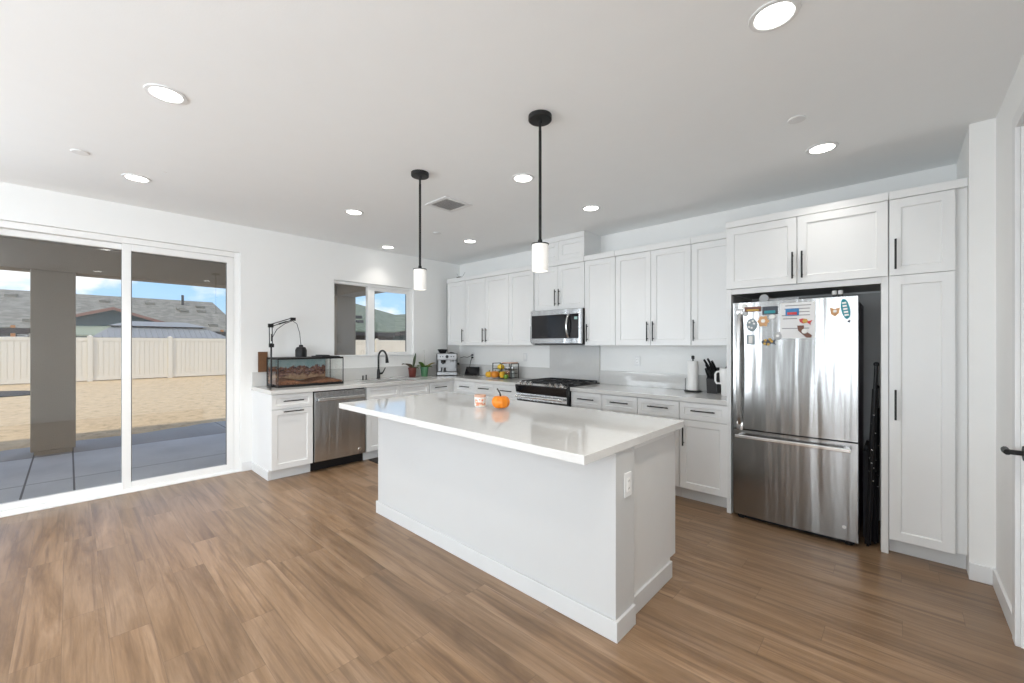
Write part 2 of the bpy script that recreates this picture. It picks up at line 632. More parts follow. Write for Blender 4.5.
    def build(s, name, m, parent=None, smooth=False, angle=40):
        bmesh.ops.recalc_face_normals(s.bm, faces=s.bm.faces)
        me = bpy.data.meshes.new(name)
        s.bm.to_mesh(me)
        s.bm.free()
        me.materials.append(M[m])
        if smooth:
            for p in me.polygons:
                p.use_smooth = True
            try:
                me.set_sharp_from_angle(angle=radians(angle))
            except Exception:
                pass
        o = bpy.data.objects.new(name, me)
        COL.objects.link(o)
        if parent is not None:
            o.parent = parent
        return o


def tag(o, label, cat, group=None, kind=None):
    o['label'] = label
    o['category'] = cat
    if group:
        o['group'] = group
    if kind:
        o['kind'] = kind
    return o


def thing(name, label, cat, loc=(0, 0, 0), rz=0.0, group=None):
    o = bpy.data.objects.new(name, None)
    o.empty_display_size = .1
    COL.objects.link(o)
    o.location = loc
    o.rotation_euler = (0, 0, rz)
    return tag(o, label, cat, group)


def struct(o, label=None):
    o['kind'] = 'structure'
    if label:
        o['label'] = label
    return o


def group_root(name, loc=(0, 0, 0)):
    o = bpy.data.objects.new(name, None)
    COL.objects.link(o)
    o.location = loc
    o['kind'] = 'structure'
    return o


def copy_tree(o, parent=None):
    c = o.copy()
    COL.objects.link(c)
    c.parent = parent
    for ch in [k for k in bpy.data.objects if k.parent == o]:
        copy_tree(ch, c)
    return c


# ================================================================ THE ROOM
CEIL = 2.6655
XR0, XR1, YRET = 5.505, 5.608, -.7205
T = .15
# slider opening / kitchen window opening in the left wall
DY0, DY1, DTOP = -4.93, -3.06, 2.37
WY0, WY1, WZ0, WZ1 = -2.045, -.872, 1.218, 2.196

struct(MB().box(-T, 6.2, REAR_Y, .15, -.12, 0).build('floor', 'floor_wood'), 'wide-plank wood look floor running toward the back wall')
struct(MB().box(-T, 6.2, REAR_Y - T, .15, CEIL, CEIL + .12).build('ceiling', 'ceiling_paint'), 'flat white ceiling')
w = MB()
w.box(-T, 0, REAR_Y, LW0, 0, CEIL).box(-T, 0, LW1, DY0, 0, CEIL).box(-T, 0, LW0, LW1, 0, .3).box(-T, 0, LW0, LW1, 2.35, CEIL).box(-T, 0, DY0, DY1, DTOP, CEIL).box(-T, 0, DY1, WY0, 0, CEIL)
w.box(-T, 0, WY0, WY1, 0, WZ0).box(-T, 0, WY0, WY1, WZ1, CEIL).box(-T, 0, WY1, 0, 0, CEIL)
struct(w.build('wall_left', 'wall_paint'), 'white wall holding the sliding door and the kitchen window')
struct(MB().box(-T, XR0, 0, T, 0, CEIL).build('wall_back', 'wall_paint'), 'white wall behind the upper cabinets')
RD0, RD1, RDT = -2.24, -1.385, 2.36
w = MB()
w.box(XR0, 6.2, YRET, T, 0, CEIL).box(XR1, 5.75, RD1, YRET, 0, CEIL).box(XR1, 5.75, RD0, RD1, RDT, CEIL).box(XR1, 5.75, REAR_Y, RW0, 0, CEIL).box(XR1, 5.75, RW1, RD0, 0, CEIL).box(XR1, 5.75, RW0, RW1, 0, .3).box(XR1, 5.75, RW0, RW1, 2.35, CEIL)
struct(w.build('wall_right', 'wall_paint'), 'white wall with a short return beside the pantry')
w = MB()
xs = [0]
for a, b in REAR_WINDOWS:
    xs += [a, b]
xs.append(XR1)
for i in range(0, len(xs), 2):
    w.box(xs[i], xs[i + 1], REAR_Y - T, REAR_Y, 0, CEIL)
for a, b in REAR_WINDOWS:
    w.box(a, b, REAR_Y - T, REAR_Y, 0, .3).box(a, b, REAR_Y - T, REAR_Y, 2.35, CEIL)
struct(w.build('wall_rear', 'reflection_dark'), 'unseen wall behind the camera, darkened to dim the refrigerator reflection')
# rear windows (behind the camera; area lamps shine in through them, the right one is added)
for i, (a, b) in enumerate(REAR_WINDOWS):
    g = group_root('window_%d' % (i + 2))
    f = MB()
    for (u0, u1, z0, z1) in ((a, a + .05, .3, 2.35), (b - .05, b, .3, 2.35), (a, b, .3, .35), (a, b, 2.30, 2.35), ((a + b) / 2 - .02, (a + b) / 2 + .02, .3, 2.35)):
        f.box(u0, u1, REAR_Y - .05, REAR_Y - .01, z0, z1)
    f.build('window_frame', 'vinyl_white', g)
    MB().box(a + .05, b - .05, REAR_Y - .034, REAR_Y - .03, .35, 2.30).build('window_pane', 'glass', g)

g = group_root('window_4')  # added out of view as an opening for the left fill lamp
f = MB()
for (u0, u1, z0, z1) in ((LW0, LW0 + .05, .3, 2.35), (LW1 - .05, LW1, .3, 2.35), (LW0, LW1, .3, .35), (LW0, LW1, 2.30, 2.35), ((LW0 + LW1) / 2 - .02, (LW0 + LW1) / 2 + .02, .3, 2.35)):
    f.box(-.05, -.01, u0, u1, z0, z1)
f.build('window_frame', 'vinyl_white', g)
MB().box(-.034, -.03, LW0 + .05, LW1 - .05, .35, 2.30).build('window_pane', 'glass', g)

g = group_root('window_5')  # added out of view as an opening for the right fill lamp
f = MB()
for (u0, u1, z0, z1) in ((RW0, RW0 + .05, .3, 2.35), (RW1 - .05, RW1, .3, 2.35), (RW0, RW1, .3, .35), (RW0, RW1, 2.30, 2.35), ((RW0 + RW1) / 2 - .02, (RW0 + RW1) / 2 + .02, .3, 2.35)):
    f.box(XR1 + .01, XR1 + .05, u0, u1, z0, z1)
f.build('window_frame', 'vinyl_white', g)
MB().box(XR1 + .03, XR1 + .034, RW0 + .05, RW1 - .05, .35, 2.30).build('window_pane', 'glass', g)

# baseboards
BH, BT = .098, .014
struct(MB().box(0, BT, DY1 + .01, -2.953, 0, BH, .003).build('baseboard_left', 'trim_paint'))
b = MB()
b.box(XR0 - .002, XR1, YRET - BT, YRET, 0, BH, .003)
b.box(XR1 - BT, XR1, -1.318, YRET - BT, 0, BH, .003)
b.box(XR1 - BT, XR1, REAR_Y, -2.31, 0, BH, .003)
struct(b.build('baseboard_right', 'trim_paint'))

# ---- door_1: the white sliding patio door
D = group_root('door_1')
D['label'] = 'white framed sliding glass patio door'
f = MB()
X0, X1 = -.13, -.035
f.box(X0, X1, DY1 - .05, DY1 - .001, 0, DTOP - .001, .003).box(X0, X1, DY0 + .001, DY0 + .05, 0, DTOP - .001, .003)
f.box(X0, X1, DY0 + .05, DY1 - .05, DTOP - .055, DTOP - .001, .003).box(X0, X1, DY0 + .05, DY1 - .05, 0, .035, .003)
f.box(-.03, -.002, DY0 + .001, DY1 - .001, 0, .012, .002)
f.build('door_frame', 'vinyl_white', D)


def sash(par, y0, y1, z0, z1, x0, x1, st, top, bot, name, glname):
    m = MB()
    m.box(x0, x1, y0, y0 + st, z0, z1, .003).box(x0, x1, y1 - st, y1, z0, z1, .003)
    m.box(x0, x1, y0 + st, y1 - st, z1 - top, z1, .003).box(x0, x1, y0 + st, y1 - st, z0, z0 + bot, .003)
    p = m.build(name, 'vinyl_white', par)
    xm = (x0 + x1) / 2
    gk = MB()
    k = .006
    gk.box(xm - .008, xm + .008, y0 + st, y0 + st + k, z0 + bot, z1 - top).box(xm - .008, xm + .008, y1 - st - k, y1 - st, z0 + bot, z1 - top)
    gk.build('gasket', 'gasket', p)
    MB().box(xm - .002, xm + .002, y0 + st + .001, y1 - st - .001, z0 + bot, z1 - top).build(glname, 'glass', p)
    return p


sash(D, DY0 + .052, -3.925, .036, DTOP - .057, -.125, -.085, .062, .052, .05, 'fixed_panel', 'glass_pane')
sash(D, -3.992, DY1 - .052, .036, DTOP - .057, -.078, -.040, .062, .062, .055, 'sliding_panel', 'glass_pane')

# ---- window_1: kitchen slider over the sink
W1 = group_root('window_1')
W1['label'] = 'white framed sliding window above the kitchen sink'
f = MB()
X0, X1 = -.11, -.045
f.box(X0, X1, WY0 + .001, WY0 + .026, WZ0 + .001, WZ1 - .001, .003).box(X0, X1, WY1 - .028, WY1 - .001, WZ0 + .001, WZ1 - .001, .003)
f.box(X0, X1, WY0 + .026, WY1 - .028, WZ1 - .036, WZ1 - .001, .003).box(X0, X1, WY0 + .026, WY1 - .028, WZ0 + .001, WZ0 + .022, .003)
f.box(X0, X1, -1.565, -1.525, WZ0 + .02, WZ1 - .03, .003)
f.build('window_frame', 'vinyl_white', W1)
MB().box(-.098, -.094, WY0 + .026, -1.565, WZ0 + .022, WZ1 - .036).build('window_pane', 'glass', W1)
sash(W1, -1.524, WY1 - .03, WZ0 + .024, WZ1 - .038, -.082, -.05, .058, .045, .03, 'window_sash', 'window_pane')
m = MB().box(-.044, .008, WY0 + .001, WY1 - .001, WZ0 + .0005, WZ0 + .014, .003)
m.build('window_sill', 'trim_paint', W1)

# ---- door_2: the hinged door in the right wall
D2 = group_root('door_2')
D2['label'] = 'white hinged door at the right edge with black lever'
c = MB()
CW = .066
c.box(XR1 - .018, XR1, RD1, RD1 + CW, 0, RDT + CW, .004).box(XR1 - .018, XR1, RD0 - CW, RD0, 0, RDT + CW, .004).box(XR1 - .018, XR1, RD0, RD1, RDT, RDT + CW, .004)
c.build('door_casing', 'trim_paint', D2)
m = MB().box(XR1 + .01, XR1 + .045, RD0 + .004, RD1 - .004, .008, RDT - .004, .003)
slab = m.build('door_slab', 'trim_paint', D2)
h = MB()
hy, hz = -1.455, .893
h.cyl((XR1 + .0099, hy, hz), (XR1 - .004, hy, hz), .032, seg=24)
h.cyl((XR1 - .004, hy, hz), (XR1 - .05, hy, hz), .011, seg=14)
h.tube([(XR1 - .05, hy - .012, hz), (XR1 - .052, hy + .02, hz + .002), (XR1 - .05, hy + .055, hz), (XR1 - .046, hy + .085, hz - .002)], [.013, .014, .013, .012], 10)
h.build('door_lever', 'black_metal', slab, True)

# ================================================================ OUTSIDE
G = -.08
struct(MB().box(-4.6, -T, -14, 6, G - .12, G).build('patio_slab', 'patio_concrete'), 'grey concrete patio slab with tooled joints')
# yard sand with a ragged edge over the concrete strip
s = MB()
edge = []
N = 90
for i in range(N + 1):
    y = -14 + 20 * i / N
    x = -3.74 - (y + 4.93) * .165 + random.uniform(-.05, .05) + .05 * sin(y * 3.1)
    edge.append((min(x, -3.3), y))
poly = [(x, y, G + .012) for x, y in edge]
prev = None
for (x, y) in edge:
    cur = [s.bm.verts.new((x, y, G - .001)), s.bm.verts.new((x - .10, y, G + .02)), s.bm.verts.new((x - 1.5, y, G + .04)), s.bm.verts.new((-60, y, G + .04))]
    if prev:
        for k in range(3):
            s.bm.faces.new([prev[k], cur[k], cur[k + 1], prev[k + 1]])
    prev = cur
s.box(-60, -4.6, 6, 60, G - .1, G + .04).box(-60, -4.6, -40, -14, G - .1, G + .04)
s.build('sand_yard', 'sand')
struct(bpy.data.objects['sand_yard'], 'bare sunlit sandy backyard')

# patio roof and its stucco columns
BX0, BX1, BZ = -3.43, -3.03, 2.36
r = MB()
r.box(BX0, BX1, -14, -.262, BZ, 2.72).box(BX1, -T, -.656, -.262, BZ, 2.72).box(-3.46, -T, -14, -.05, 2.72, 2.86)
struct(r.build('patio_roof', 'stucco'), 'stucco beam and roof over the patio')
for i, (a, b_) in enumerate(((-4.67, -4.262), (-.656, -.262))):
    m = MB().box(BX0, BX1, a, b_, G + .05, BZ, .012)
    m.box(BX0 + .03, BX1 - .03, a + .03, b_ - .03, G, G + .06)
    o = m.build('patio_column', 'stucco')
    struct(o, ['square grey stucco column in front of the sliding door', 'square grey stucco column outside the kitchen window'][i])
# thin flat dark patch on the sand
m = MB()
m.prism([(-14.9, -6.6, G + .041), (-12.2, -6.3, G + .041), (-12.6, -4.95, G + .041), (-13.4, -4.75, G + .041), (-14.2, -5.3, G + .041)], (0, 0, .03))
tag(m.build('dark_ground_patch', 'mat_dark'), 'flat dark patch on the sand left of the stucco column', 'cloth')

# vinyl fence
FX = -17.6
F = thing('vinyl_fence', 'long beige vinyl privacy fence across the back of the sandy yard', 'fence', (FX, 0, G + .04))
FH = 1.66 - (G + .04)
ys = [-3.77 + 2.4 * k for k in range(-3, 8)]
for i, y in enumerate(ys):
    p = MB().box(-.075, .075, y - .075, y + .075, 0, FH + .03, .004)
    p.prism([(-.085, y - .085, FH + .03), (.085, y - .085, FH + .03), (.085, y + .085, FH + .03), (-.085, y + .085, FH + .03)], (0, 0, .02))
    v = [(-.08, y - .08), (.08, y - .08), (.08, y + .08), (-.08, y + .08)]
    ap = (0, y, FH + .10)
    for q in range(4):
        p.face([(*v[q], FH + .05), (*v[(q + 1) % 4], FH + .05), ap])
    p.build('fence_post', 'vinyl_fence', F)
    if i + 1 < len(ys):
        y0, y1 = y + .075, ys[i + 1] - .075
        q = MB().box(-.03, .03, y0, y1, .04, .16, .004).box(-.03, .03, y0, y1, FH - .13, FH, .004)
        nb = 15
        wd = (y1 - y0) / nb
        for k in range(nb):
            q.box(-.012, .014, y0 + k * wd + .010, y0 + (k + 1) * wd - .010, .15, FH - .12, .003, 1)
        q.box(-.004, .0, y0, y1, .15, FH - .12)
        q.build('fence_panel', 'vinyl_fence', F)


def solid_roof(par, pts_faces, mname, th=.12, name='roof'):
    m = MB()
    for f_ in pts_faces:
        m.prism(f_, (0, 0, -th))
    return m.build(name, mname, par)


# neighbour house seen through the sliding door
H = thing('neighbor_house', 'grey shingled neighbor house with a dark teal gable behind the beige fence', 'house', (-24, 0, 0))
RXr, RZr, EZ = -6.0, 4.36, 2.16
roof = solid_roof(H, [[(0, -16, EZ), (0, 3.0, EZ), (RXr, 2.55, RZr), (RXr, -16, RZr)],
                      [(RXr, -16, RZr), (RXr, 2.55, RZr), (-12, 3.0, EZ), (-12, -16, EZ)]], 'shingle_grey', .10)
MB().box(-.02, .06, -16, 3.02, EZ - .26, EZ - .02).build('fascia', 'fascia_dark', H)
MB().box(-11.4, -.6, -15.8, 2.5, G, EZ - .1).build('siding_wall', 'green_siding', H)
MB().prism([(-11.4, 2.5, EZ - .1), (-.6, 2.5, EZ - .1), (-6, 2.5, RZr - .15)], (0, -.1, 0)).build('end_gable', 'green_siding', H)
for (wy, wz) in ((-6.15, 1.15), (-7.7, 1.15)):
    wnd = MB().box(-.62, -.55, wy - .6, wy + .6, wz, wz + .88).build('house_window', 'trim_paint', H)
    MB().box(-.56, -.53, wy - .54, wy + .54, wz + .06, wz + .82).build('window_pane', 'black_glass', wnd)
for py in (-6.05, 1.15, 1.85):
    MB().box(-.1, .05, py - .07, py + .07, G, EZ + .1).build('porch_post', 'orange_wood', H)
for (vx, vy) in ((-4.9, -6.4), (-1.0, -5.6), (-4.7, -2.9), (-4.8, -.9), (-4.0, .5), (-3.6, .6), (-3.7, 1.5), (-4.6, 1.6), (-1.0, 1.6)):
    z = EZ + (RZr - EZ) * (-vx / 6.0)
    MB().prism([(vx - .16, vy - .22, z - .1), (vx + .2, vy - .22, z - .1), (vx + .2, vy - .22, z + .08), (vx - .12, vy - .22, z + .13)], (0, .44, 0)).build('roof_vent', 'shingle_grey', H)
MB().cyl((-5.0, .75, 3.9), (-5.0, .75, 4.62), .07).build('vent_pipe', 'fascia_dark', H)
# forward gable (x = +1 relative to eave line)
gy, gz = -2.85, 3.14
gb = MB().prism([(.95, gy - 2.2, 2.42), (.95, gy + 2.2, 2.42), (.95, gy, gz)], (-.1, 0, 0))
gb.box(.85, .95, gy - 2.0, gy + 2.0, G, 2.42)
gb.build('gable_wall', 'teal_siding', H)
gr = MB()
for sgn in (-1, 1):
    gr.prism([(1.1, gy, gz + .08), (1.1, gy + sgn * 2.6, gz + .08 - 2.6 * .335), (-4.5, gy + sgn * 2.6, gz + .08 - 2.6 * .335), (-4.5, gy, gz + .08)], (0, 0, -.08))
gr.build('gable_roof', 'shingle_grey', H)
fa = MB()
for sgn in (-1, 1):
    fa.prism([(1.11, gy, gz + .09), (1.11, gy + sgn * 2.62, gz + .09 - 2.62 * .335), (1.11, gy + sgn * 2.62, gz - .05 - 2.62 * .335), (1.11, gy, gz - .05)], (.05, 0, 0))
fa.build('gable_fascia', 'fascia_red', H)
lr = MB().prism([(1.6, gy - 2.3, 1.85), (1.6, gy + 1.0, 1.85), (.9, gy + .6, 2.32), (.9, gy - 2.3, 2.32)], (0, 0, -.08))
lr.build('lower_roof', 'green_siding', H)

# metal roofed gazebo between the fence and the house
GZ = thing('gazebo', 'blue-grey ribbed metal gazebo roof showing above the beige fence', 'gazebo', (-20, -1.35, 0))
m = MB()
e = [(1.6, -2.35, 1.68), (1.6, 2.35, 1.68), (-1.6, 2.35, 1.68), (-1.6, -2.35, 1.68)]
u = [(.55, -1.75, 2.16), (.55, 1.55, 2.16), (-.55, 1.55, 2.16), (-.55, -1.75, 2.16)]
for k in range(4):
    m.face([e[k], e[(k + 1) % 4], u[(k + 1) % 4], u[k]])
m.face(u)
for k in range(24):
    y = -2.25 + 4.5 * k / 23
    t0 = max(0, (abs(y) - 1.6) / .75)
    xt, zt = .55 + 1.05 * t0, 2.16 - .48 * t0
    if xt < 1.55:
        m.tube([(1.6, y, 1.69), (xt, y, zt + .01)], .018, 6)
m.build('lower_roof', 'metal_roof', GZ)
MB().box(-.5, .5, -1.7, 1.5, 2.16, 2.21).build('roof_gap', 'black_gap', GZ)
m = MB()
e = [(.7, -1.85, 2.21), (.7, 1.65, 2.21), (-.7, 1.65, 2.21), (-.7, -1.85, 2.21)]
u = [(.03, -1.1, 2.44), (.03, .9, 2.44), (-.03, .9, 2.44), (-.03, -1.1, 2.44)]
for k in range(4):
    m.face([e[k], e[(k + 1) % 4], u[(k + 1) % 4], u[k]])
m.face(u)
m.face(e)
m.build('upper_roof', 'metal_roof', GZ)
for (px, py) in ((1.4, -2.1), (1.4, 2.1), (-1.4, 2.1), (-1.4, -2.1)):
    MB().box(px - .06, px + .06, py - .06, py + .06, G, 1.72).build('gazebo_post', 'fascia_dark', GZ)

# second neighbour house, seen through the kitchen window
H2 = thing('neighbor_house', 'green-grey roofed neighbor house seen through the kitchen window', 'house', (-24, 13, 0))
solid_roof(H2, [[(0, -7.5, 2.42), (0, .3, 2.42), (-6, 4.0, 4.25), (-6, -1.5, 5.35), (-6, -7.5, 5.35)],
                [(0, .3, 2.42), (3.2, 5.5, 3.35), (-2, 9, 4.9), (-6, 9.5, 4.9), (-6, 4.0, 4.25)]], 'shingle_green', .12)
MB().prism([(.03, -7.5, 2.32), (.03, .3, 2.32), (.03, .3, 2.05), (.03, -7.5, 2.05)], (.05, 0, 0)).build('fascia', 'fascia_dark', H2)
MB().prism([(.03, .3, 2.36), (3.25, 5.5, 3.28), (3.25, 5.5, 2.9), (.03, .3, 2.05)], (.05, 0, 0)).build('gable_fascia', 'fascia_dark', H2)
MB().box(-8, -.5, -7.3, 9, G, 2.3).build('siding_wall', 'fascia_dark', H2)
MB().prism([(-.4, .4, G), (2.6, 5.5, G), (2.6, 5.5, 3.0), (-.4, .4, 2.1)], (-.2, .1, 0)).build('gable_wall', 'teal_siding', H2)
for (vx, vy, z) in ((-4.8, -1.2, 4.75), (-2.3, -1.6, 3.6), (-1.5, -1.9, 3.2)):
    MB().box(vx - .2, vx + .2, vy - .25, vy + .25, z - .1, z + .1).build('roof_vent', 'fascia_dark', H2)


# ================================================================ CABINETS
def shaker(m, x0, x1, z0, z1, yf, t=.02, rw=.055, d=.009, ch=.006):
    """one five-piece front facing -y: flat frame, chamfer, recessed panel"""
    bm = m.bm

    def ring(a, b, c, e, y):
        return [bm.verts.new((a, y, c)), bm.verts.new((b, y, c)), bm.verts.new((b, y, e)), bm.verts.new((a, y, e))]
    bv = .0015
    R0 = ring(x0, x1, z0, z1, yf + t)
    R1 = ring(x0, x1, z0, z1, yf + bv)
    R2 = ring(x0 + bv, x1 - bv, z0 + bv, z1 - bv, yf)
    R3 = ring(x0 + rw, x1 - rw, z0 + rw, z1 - rw, yf)
    R4 = ring(x0 + rw + ch, x1 - rw - ch, z0 + rw + ch, z1 - rw - ch, yf + d)
    for A, B in ((R0, R1), (R1, R2), (R2, R3), (R3, R4)):
        for k in range(4):
            bm.faces.new([A[k], A[(k + 1) % 4], B[(k + 1) % 4], B[k]])
    bm.faces.new(R4)
    bm.faces.new(R0[::-1])
    return m


def bar_handle(par, x, z, yf, vert, L=.195):
    m = MB()
    h = L / 2
    s_ = .0055
    if vert:
        m.box(x - s_, x + s_, yf - .034, yf - .024, z - h, z + h, .0015, 1)
        for q in (-1, 1):
            m.cyl((x, yf + .0005, z + q * (h - .025)), (x, yf - .026, z + q * (h - .025)), .0045, seg=10)
    else:
        m.box(x - h, x + h, yf - .034, yf - .024, z - s_, z + s_, .0015, 1)
        for q in (-1, 1):
            m.cyl((x + q * (h - .025), yf + .0005, z), (x + q * (h - .025), yf - .026, z), .0045, seg=10)
    return m.build('handle', 'black_metal', par)


def front(par, kind, x0, x1, z0, z1, yf, handle=None, rw=.055):
    o = shaker(MB(), x0, x1, z0, z1, yf, rw=rw).build(kind, 'cabinet_white', par)
    if handle:
        bar_handle(o, *handle[:2], yf, handle[2])
    return o


g_ = .0018
BF = -.6275     # face of base fronts
TK = -.55


def base_cabinet(root, x0, x1, hollow=False, toe=True, end=None):
    m = MB()
    if hollow:
        m.box(x0, x0 + .018, BF + .021, -.002, .108, .872).box(x1 - .018, x1, BF + .021, -.002, .108, .872)
        m.box(x0 + .018, x1 - .018, BF + .021, -.002, .108, .126).box(x0 + .018, x1 - .018, BF + .021, BF + .04, .126, .872)
    else:
        m.box(x0, x1, BF + .021, -.002, .108, .872)
    m.build('body', 'cabinet_side', root)
    if toe:
        MB().box(x0, x1, TK, TK + .016, 0, .107).build('toe_kick', 'cabinet_side', root)


# ---- left run (fronts face +x): local frame turned 90 degrees
L0 = -2.948


def left_root(name, label, y):
    return thing(name, label, 'cabinet', (0, y, 0), radians(90), 'base cabinets')


ZD0, ZD1 = .7195, .868    # drawer band
c = left_root('base_cabinet', 'narrow white base cabinet with end panel, left of the dishwasher', L0)
wd = .404
base_cabinet(c, .020, wd, toe=False)
MB().box(.0197, .404, TK, TK + .016, 0, .107).build('toe_kick', 'cabinet_side', c)
m = MB()
m.prism([(0, BF + .02, .872), (0, BF + .02, .108), (0, TK, .107), (0, TK, 0), (0, -.0005, 0), (0, -.0005, .872)], (.0195, 0, 0))
m.prism([(-.010, TK - .006, 0), (-.010, -.016, 0), (-.010, -.016, .09), (-.010, TK - .006, .09)], (.0102, 0, 0))
m.build('end_panel', 'trim_paint', c)
front(c, 'drawer', g_, wd - g_, ZD0, ZD1, BF, (wd / 2, .80, False), .04)
front(c, 'door', g_, wd - g_, .11, ZD0 - .004, BF, (wd / 2, .693, False), .055)

# dishwasher
DWx0, DWx1 = .412, .998
dw = thing('dishwasher', 'stainless steel dishwasher with bar handle under the left counter', 'dishwasher', (0, L0, 0), radians(90))
MB().box(DWx0, DWx1, BF + .03, -.01, .11, .868).build('tub', 'black_plastic', dw)
d_ = MB().box(DWx0 + .004, DWx1 - .004, BF - .012, BF + .028, .112, .862, .004).build('door', 'steel_brushed', dw)
h = MB().box(DWx0 + .03, DWx1 - .03, BF - .052, BF - .034, .762, .800, .006)
h.box(DWx0 + .05, DWx0 + .075, BF - .036, BF - .0115, .766, .796).box(DWx1 - .075, DWx1 - .05, BF - .036, BF - .0115, .766, .796)
h.build('handle', 'steel_bright', d_)
MB().lathe([(.020, -.003), (.022, 0), (.020, .001)], (DWx1 - .075, BF - .0125, .165), 24, 'y').build('badge', 'steel_bright', d_)
MB().box(DWx0, DWx1, TK, TK + .03, .002, .108).build('toe_kick', 'black_plastic', dw)

c = left_root('sink_cabinet', 'white sink base cabinet with two false drawer fronts under the window', L0)
x0, x1 = 1.012, 1.904
base_cabinet(c, x0, x1, hollow=True)
xm = (x0 + x1) / 2
front(c, 'drawer', x0 + g_, xm - g_, ZD0, ZD1, BF, None, .04)
front(c, 'drawer', xm + g_, x1 - g_, ZD0, ZD1, BF, None, .04)
front(c, 'door', x0 + g_, xm - g_, .11, ZD0 - .004, BF, (xm - .05, .58, True))
front(c, 'door', xm + g_, x1 - g_, .11, ZD0 - .004, BF, (xm + .05, .58, True))

c = left_root('base_cabinet', 'white drawer base cabinet right of the sink, beside the inside corner', L0)
x0, x1 = 1.906, 2.25
base_cabinet(c, x0, x1)
front(c, 'drawer', x0 + g_, x1 - g_, ZD0, ZD1, BF, ((x0 + x1) / 2, .80, False), .04)
front(c, 'door', x0 + g_, x1 - g_, .11, ZD0 - .004, BF, (x0 + .05, .58, True))
# blind corner filler and box
c = left_root('corner_cabinet', 'white blind corner base filling the inside corner of the counter', L0)
m = MB().box(2.252, 2.944, -.5995, -.003, .108, .872).box(2.252, 2.32, BF + .004, -.602, .108, .872)
m.build('body', 'cabinet_white', c)

# ---- right run (fronts face -y)
runs = [(.666, 1.070, 'white drawer base cabinet first from the inside corner on the stove wall', 'd'),
        (1.072, 1.428, 'white drawer base cabinet second from the inside corner on the stove wall', 'd'),
        (1.430, 1.872, 'white drawer base cabinet directly left of the stove', 'd'),
        (2.618, 2.995, 'white drawer base cabinet directly right of the stove', 'd'),
        (2.997, 3.381, 'white drawer base cabinet second to the right of the stove', 'd'),
        (3.383, 3.777, 'white drawer base cabinet third to the right of the stove', 'd'),
        (3.779, 4.170, 'white base cabinet with drawer and door next to the refrigerator panel', 'e')]
for x0, x1, lab, k in runs:
    c = thing('base_cabinet', lab, 'cabinet', (x0, 0, 0), 0, 'base cabinets')
    wd = x1 - x0
    base_cabinet(c, 0, wd)
    front(c, 'drawer', g_, wd - g_, ZD0, ZD1, BF, (wd / 2 + .01, .803, False), .04)
    front(c, 'door', g_, wd - g_, .11, ZD0 - .004, BF, ((.04 if k == 'e' else wd - .05), .585 if k == 'e' else .6, True))
MB_f = MB().box(.607, .664, BF + .004, -.590, .108, .872)
tag(MB_f.build('corner_filler', 'cabinet_white'), 'narrow white filler strip at the inside corner under the counter', 'filler strip')

# ---- upper cabinets
UF, UB, UT, CRZ, CRY = -.352, 1.365, 2.313, 2.374, -.367


def upper(x0, x1, label, doors, zb=UB):
    c = thing('upper_cabinet', label, 'cabinet', (x0, 0, 0), 0, 'upper cabinets')
    wd = x1 - x0
    MB().box(0, wd, UF + .021, -.002, zb, UT + .002).build('body', 'cabinet_white', c)
    MB().box(0, wd, CRY, -.002, UT + .002, CRZ, .002, 1).build('crown', 'cabinet_white', c)
    for (a, b, hx) in doors:
        hz = zb + .14 if hx is not None else 0
        front(c, 'door', a - x0 + g_, b - x0 - g_, zb + .002, UT, UF, (hx - x0, zb + .142, True) if hx is not None else None)
    return c


upper(.134, .546, 'single door white upper cabinet at the far left corner', [(.134, .546, .503)])
upper(.547, 1.430, 'double door white upper cabinet second from the corner', [(.547, .974, .943), (.974, 1.430, 1.006)])
upper(1.431, 1.857, 'single door white upper cabinet left of the microwave', [(1.431, 1.857, 1.838)])
upper(1.859, 2.608, 'short double door white cabinet directly above the microwave', [(1.880, 2.235, 2.207), (2.235, 2.608, 2.262)], 1.792)
upper(2.612, 2.994, 'single door white upper cabinet right of the microwave', [(2.612, 2.994, 2.652)])
upper(2.996, 3.781, 'double door white upper cabinet in the middle of the right section', [(2.996, 3.389, 3.359), (3.389, 3.781, 3.419)])
upper(3.783, 4.172, 'single door white upper cabinet next to the refrigerator cabinet', [(3.783, 4.150, 3.812)])
c = thing('soffit_cabinet', 'small two door white cabinet box above the microwave touching the ceiling', 'cabinet', (1.93, 0, 0))
wd = 2.606 - 1.93
MB().box(0, wd, UF + .021, -.002, CRZ + .001, CEIL - .001).box(-.004, wd + .001, UF - .003, UF + .021, 2.602, CEIL - .0012, .002, 1).build('body', 'cabinet_white', c)
front(c, 'door', g_, wd / 2 - .02, CRZ + .004, 2.6, UF, None, .05)
front(c, 'door', wd / 2 - .016, wd - g_, CRZ + .004, 2.6, UF, None, .05)

# ---- refrigerator surround
FP = -.652
c = thing('refrigerator_cabinet', 'tall white surround with two doors above the refrigerator', 'cabinet', (4.174, 0, 0))
W_ = 5.1545 - 4.174
MB().box(0, .034, FP, -.002, 0, 2.318, .0015, 1).build('side_panel', 'cabinet_white', c)
MB().box(.944, W_, FP, -.002, 0, 2.318, .0015, 1).build('side_panel', 'cabinet_white', c)
MB().box(.0345, .9435, FP + .021, -.002, 1.80, 2.318).build('body', 'cabinet_white', c)
MB().box(.0345, .9435, FP + .001, FP + .020, 1.78, 1.8195).build('rail', 'cabinet_white', c)
MB().box(.035, .0375, FP + .03, -.01, .001, 1.779).box(.9405, .943, FP + .03, -.01, .001, 1.779).box(.0375, .9405, -.012, -.006, .001, 1.779).box(.0375, .9405, FP + .03, -.012, 1.794, 1.7995).build('lining', 'niche_grey', c)  # grey sheets inside the refrigerator niche, darker than the cabinet white
